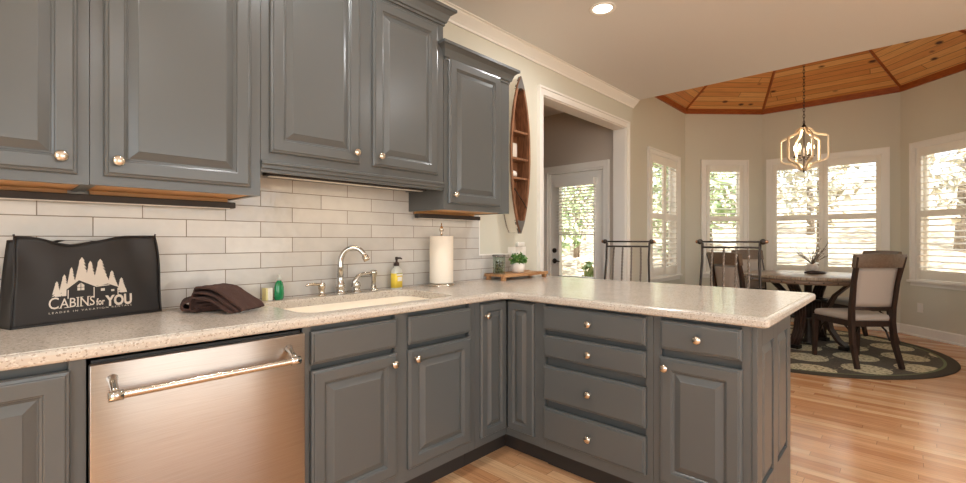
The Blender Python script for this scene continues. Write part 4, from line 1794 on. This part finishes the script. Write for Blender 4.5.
# vase arrangement
ZT = ZR + .8005
va = thing('vase', 'rounded pale vase with bare twigs on the dining table', 'vase', (TX + .05, TY - .03, ZT))
b_ = MB()
b_.lathe([(0, 0), (.04, 0), (.062, .025), (.07, .06), (.064, .09), (.046, .11), (.042, .112), (.038, .10), (0, .095)], n=28)
b_.build('vase_body', M['vase'], va)
tw_ = MB()
rnd = random.Random(5)
for q in range(20):
    a, sp, L = rnd.uniform(0, 6.28), rnd.uniform(.4, 1.3), rnd.uniform(.16, .32)
    p = Vector((0, 0, .11))
    d = Vector((math.cos(a) * sp, math.sin(a) * sp, 1)).normalized()
    pts = [p]
    for s in range(4):
        d = (d + Vector((rnd.uniform(-.15, .15), rnd.uniform(-.15, .15), .0))).normalized()
        pts.append(pts[-1] + d * L / 4)
    tw_.tube(pts, [.004, .0036, .003, .0024, .0018], 5)
    for s in range(2, 5):
        tw_.tube([pts[s], pts[s] + Vector((rnd.uniform(-.04, .04), rnd.uniform(-.04, .04), rnd.uniform(.0, .04)))], .0018, 4)
tw_.build('twigs', M['twig'], va)
b_ = MB()
b_.tube([(-.12, .05, .018), (-.10, -.02, .024), (-.085, -.07, .022), (-.05, -.115, .02), (.0, -.13, .018)], [.012, .022, .02, .016, .008], 10)
dwd = b_.build('driftwood', M['darkwood'])
dwd.location = (TX + .01, TY - .03, ZT)
tag(dwd, 'small dark piece of driftwood at the foot of the vase', 'driftwood')


def make_chair(label):
    """faces +x; origin at seat centre on the floor"""
    t = thing('dining_chair', label, 'chair', (0, 0, 0), 0, 'upholstered dining chairs')
    # seat
    b_ = MB()
    rs = []
    for k_, z in ((.93, .425), (.98, .43), (1.0, .445), (1.0, .462), (.97, .478), (.86, .488), (.5, .493)):
        rs.append([(p.x * k_, p.y * k_, z) for p in rpoly([(-.21, -.19), (-.21, .19), (.24, .235), (.24, -.235)], [.03, .03, .05, .05], 5)])
    b_.rings(rs)
    b_.build('seat', M['uphol'], t)
    b_ = MB()
    b_.bar([(-.2, -.18, .40), (.225, -.222, .40)], .022, .055, (0, 1, 0)).bar([(-.2, .18, .40), (.225, .222, .40)], .022, .055, (0, 1, 0))
    b_.bar([(.222, -.222, .40), (.222, .222, .40)], .022, .055, (1, 0, 0)).bar([(-.2, -.18, .40), (-.2, .18, .40)], .022, .055, (1, 0, 0))
    b_.build('seat_frame', M['darkwood'], t)
    for s in (-1, 1):
        b_ = MB()
        b_.bar([(.222, s * .215, .428), (.22, s * .215, .3), (.225, s * .218, .01), (.225, s * .218, .0)], [.042, .04, .032, .032], [.042, .04, .032, .032], (0, 1, 0))
        b_.build('leg', M['darkwood'], t)
        b_ = MB()
        b_.bar([(-.30, s * .205, .0), (-.299, s * .205, .012), (-.235, s * .195, .22), (-.215, s * .19, .42), (-.222, s * .192, .56), (-.255, s * .20, .80), (-.315, s * .212, 1.035)], [.034, .034, .036, .038, .036, .034, .032], [.034, .034, .042, .046, .04, .034, .03], (0, 1, 0))
        b_.build('leg', M['darkwood'], t)
        for pp in ([(.20, s * .19, .24), (.16, s * .19, .33), (.08, s * .188, .385)], [(-.215, s * .17, .24), (-.17, s * .17, .33), (-.09, s * .17, .385)]):
            b_ = MB()
            b_.tube(pp, .009, 8)
            b_.build('brace', M['iron'], t)
    # back
    def back_x(z, y):
        base = -.222 - .02 * max(0, (z - .56)) / .2 - .16 * max(0, z - .7) ** 1.35
        return base - .035 * (1 - (y / .2) ** 2)
    b_ = MB()
    V = []
    for side in (1, -1):
        rows = []
        for j in range(9):
            z = .565 + (.935 - .565) * j / 8
            row = []
            for i in range(9):
                y = -.182 + .364 * i / 8
                puff = .012 + .012 * (math.sin(math.pi * i / 8) * math.sin(math.pi * j / 8)) ** .6
                row.append(Vector((back_x(z, y) * 1 + .018 + side * puff, y * (1 + .06 * (z - .56)), z)))
            rows.append(row)
        V.append(rows)
    loopi = []
    for j in range(9):
        loopi.append([V[0][j][i] for i in range(9)] + [V[1][j][i] for i in range(8, -1, -1)])
    b_.rings(loopi)
    b_.build('back_cushion', M['uphol'], t)
    b_ = MB()
    rs = []
    for i in range(13):
        y = -.232 + .464 * i / 12
        x = back_x(.985, y * .86) + .012
        xt = back_x(1.05, y * .86) + .008
        zt = 1.055 + .006 * math.cos(math.pi * y / .464)
        rs.append([(x - .016, y, .932), (x + .016, y, .932), (xt + .018, y, zt - .012), (xt + .010, y, zt), (xt - .018, y, zt), (xt - .024, y, zt - .015)])
    b_.rings(rs)
    shade_edges(b_.build('crest_rail', M['crest'], t), 50)
    b_ = MB()
    b_.bar([(back_x(.55, y) + .014, y, .548) for y in [-.19 + .38 * i / 8 for i in range(9)]], .024, .03, (1, 0, 0))
    b_.build('back_rail', M['darkwood'], t)
    return t


c1 = make_chair('upholstered dining chair nearest the peninsula end, its back to the camera')
c1.location = (5.775, -1.845, ZR)
c1.rotation_euler = (0, 0, R(43))
dup(c1, (7.0, -1.79, ZR), R(136), 'dining chair on the window side of the table, mostly hidden by the nearest chair')
dup(c1, (5.46, -1.00, ZR), R(-35), 'dining chair left of the table, seen between the bars of the right stool')
dup(c1, (6.565, -.95, ZR), R(-122), 'dining chair on the far side of the table, in front of the narrow window')


def make_stool(label):
    """bar stool, faces -x (toward the peninsula); origin on the floor under the seat"""
    t = thing('bar_stool', label, 'stool', (0, 0, 0), 0, 'iron bar stools at the peninsula')
    b_ = MB()
    rs = []
    for k_, z in ((.94, .64), (1, .648), (1, .672), (.95, .688), (.6, .696)):
        rs.append([(p.x * k_, p.y * k_, z) for p in rpoly([(-.19, -.19), (-.19, .19), (.19, .19), (.19, -.19)], [.06] * 4, 6)])
    b_.rings(rs)
    b_.build('seat', M['uphol'], t)
    for sx_ in (-1, 1):
        for sy in (-1, 1):
            b_ = MB()
            if sx_ == -1:
                b_.tube([(-.22, sy * .2, 0), (-.19, sy * .18, .4), (-.18, sy * .17, .645)], .011, 8)
            else:
                b_.tube([(.22, sy * .2, 0), (.19, sy * .18, .4), (.18, sy * .172, .645)], .011, 8)
            b_.build('leg', M['iron'], t)
    b_ = MB()
    b_.tube([(-.205, -.19, .22), (-.205, .19, .22), (.205, .19, .22), (.205, -.19, .22)], .008, 8, closed=True)
    b_.build('foot_rail', M['iron'], t)
    for sy in (-1, 1):
        b_ = MB()
        b_.tube([(.18, sy * .172, .64), (.19, sy * .185, .85), (.205, sy * .174, 1.05), (.215, sy * .176, 1.18)], .0085, 8)
        b_.build('back_post', M['iron'], t)
        b_ = MB()
        b_.sphere((.215, sy * .192, 1.188), .019, 14)
        fb_ = b_.build('finial', M['iron'], t)
        b_ = MB()
        b_.sphere((.215, sy * .212, 1.188), .012, 12)
        b_.build('finial_tip', M['copperball'], fb_)
    b_ = MB()
    b_.tube([(.215, -.19, 1.188), (.215, .19, 1.188)], .006, 8)
    b_.build('top_rail', M['iron'], t)
    b_ = MB()
    b_.tube([(.21, -.176, 1.15), (.21, .176, 1.15)], .0065, 8)
    b_.build('cross_rail', M['iron'], t)
    b_ = MB()
    b_.tube([(.188, -.178, .79), (.188, .178, .79)], .006, 8)
    b_.build('cross_rail', M['iron'], t)
    for k in range(4):
        y = -.109 + .0727 * k
        b_ = MB()
        rs = []
        for i in range(37):
            z = .79 + .362 * i / 36
            x = .188 + .022 * (i / 36)
            a0 = i * .62
            rr = .0078
            rs.append([(x + rr * math.cos(a0 + q * math.pi / 2), y + .012 * math.sin(math.pi * i / 36) * (k - 1.5) * .3 + rr * math.sin(a0 + q * math.pi / 2), z) for q in range(4)])
        b_.rings(rs, smooth=False)
        b_.build('spindle', M['steelrod'], t)
    return t


s1 = make_stool('iron bar stool nearer the wall doorway, with twisted spindles in its back')
s1.location = (3.16, -.645, 0)
dup(s1, (3.16, -1.375, 0), 0, 'iron bar stool nearer the peninsula end, with twisted spindles in its back')

# ------------------------------------------------------------------ outside
g_ = MB()
N = 44
for i in range(N):
    for j in range(N):
        def hp(a, c):
            x, y = -8 + 48 * a / N, -26 + 52 * c / N
            dx_ = max(0, x - 11.5, y - 4.5, -y - 6.5)
            return (x, y, -.35 + .34 * max(0, dx_) ** 1.02 * .55 + .10 * math.sin(x * 1.3 + y) * min(dx_, 1))
        g_.quad(hp(i, j), hp(i + 1, j), hp(i + 1, j + 1), hp(i, j + 1))
go = g_.build('ground', M['ground'])
for p in go.data.polygons:
    p.use_smooth = True
struct(go)
pv = MB()
pv.box(4.95, 9.5, .5, 3.6, -.28, -.05)
struct(pv.build('ground_patio', M['paving']))


def tree(x, y, h, crown, name, label, m_, seed, nl=900, ls=.16, trunk=.13):
    zg = -.35 + .34 * max(0, x - 11.5, y - 4.5, -y - 6.5) ** 1.02 * .55 - .25
    t = thing(name, label, 'tree', (x, y, zg), 0, 'trees outside the windows')
    rnd = random.Random(seed)
    b_ = MB()
    top = (rnd.uniform(-.4, .4), rnd.uniform(-.4, .4), h * .8)
    b_.tube([(0, 0, 0), (top[0] * .3, top[1] * .3, h * .35), top], [trunk, trunk * .8, trunk * .3], 8)
    for q in range(6):
        a = rnd.uniform(0, 6.28)
        z = h * rnd.uniform(.3, .7)
        b_.tube([(top[0] * .4, top[1] * .4, z), (math.cos(a) * crown * .5, math.sin(a) * crown * .5, z + crown * .35)], [trunk * .35, trunk * .12], 6)
    b_.build('trunk', M['bark'], t)
    v, f = leaf_cloud(nl, (top[0] * .6, top[1] * .6, h * .62), (crown, crown, h * .42), ls, seed=seed, lo=.15)
    mesh_obj('crown', v, f, m_, t)


rnd = random.Random(11)
spots = [(12.4, 2.6), (14.4, -.6), (12.9, -3.6), (16.2, 2.6), (17.8, -3.2), (16.4, -6.4), (12.0, 6.2), (8.4, 7.4), (5.4, 8.8), (10.6, -8.2), (20.2, .4), (20.5, 5.0), (20.8, -6.2), (16.0, 7.6)]
for i, (x, y) in enumerate(spots):
    if i % 3 == 0:
        tree(x, y, rnd.uniform(4.5, 6.5), rnd.uniform(1.3, 1.65), 'leafy_tree', 'sunlit leafy green tree on the slope outside the windows', M['treeleaf'], 50 + i)
    else:
        tree(x, y, rnd.uniform(4.5, 7), rnd.uniform(1.2, 1.65), 'bare_tree', 'pale thinly leaved tree on the slope outside the windows', M['dryleaf'], 50 + i, nl=520)


def shrub(x, y, w, h, label, seed, z=-.35, m_='shrubleaf', n=1300, ls=.07):
    t = thing('shrub', label, 'shrub', (x, y, z))
    b_ = MB()
    for q in range(7):
        a = q * .9
        b_.tube([(0, 0, 0), (math.cos(a) * w * .35, math.sin(a) * w * .35, h * .55)], [.03, .01], 6)
    b_.build('stem', M['bark'], t)
    v, f = leaf_cloud(n, (0, 0, h * .5), (w, w, h * .5), ls, seed=seed)
    mesh_obj('foliage', v, f, M[m_], t)


shrub(11.2, -4.35, .85, 2.3, 'dark green shrub outside the rightmost window', 21, z=-.40)
shrub(6.6, 1.35, .34, 1.05, 'bright green plant outside the lower glass of the hall door', 22, z=-.05, m_='treeleaf', n=320, ls=.09)
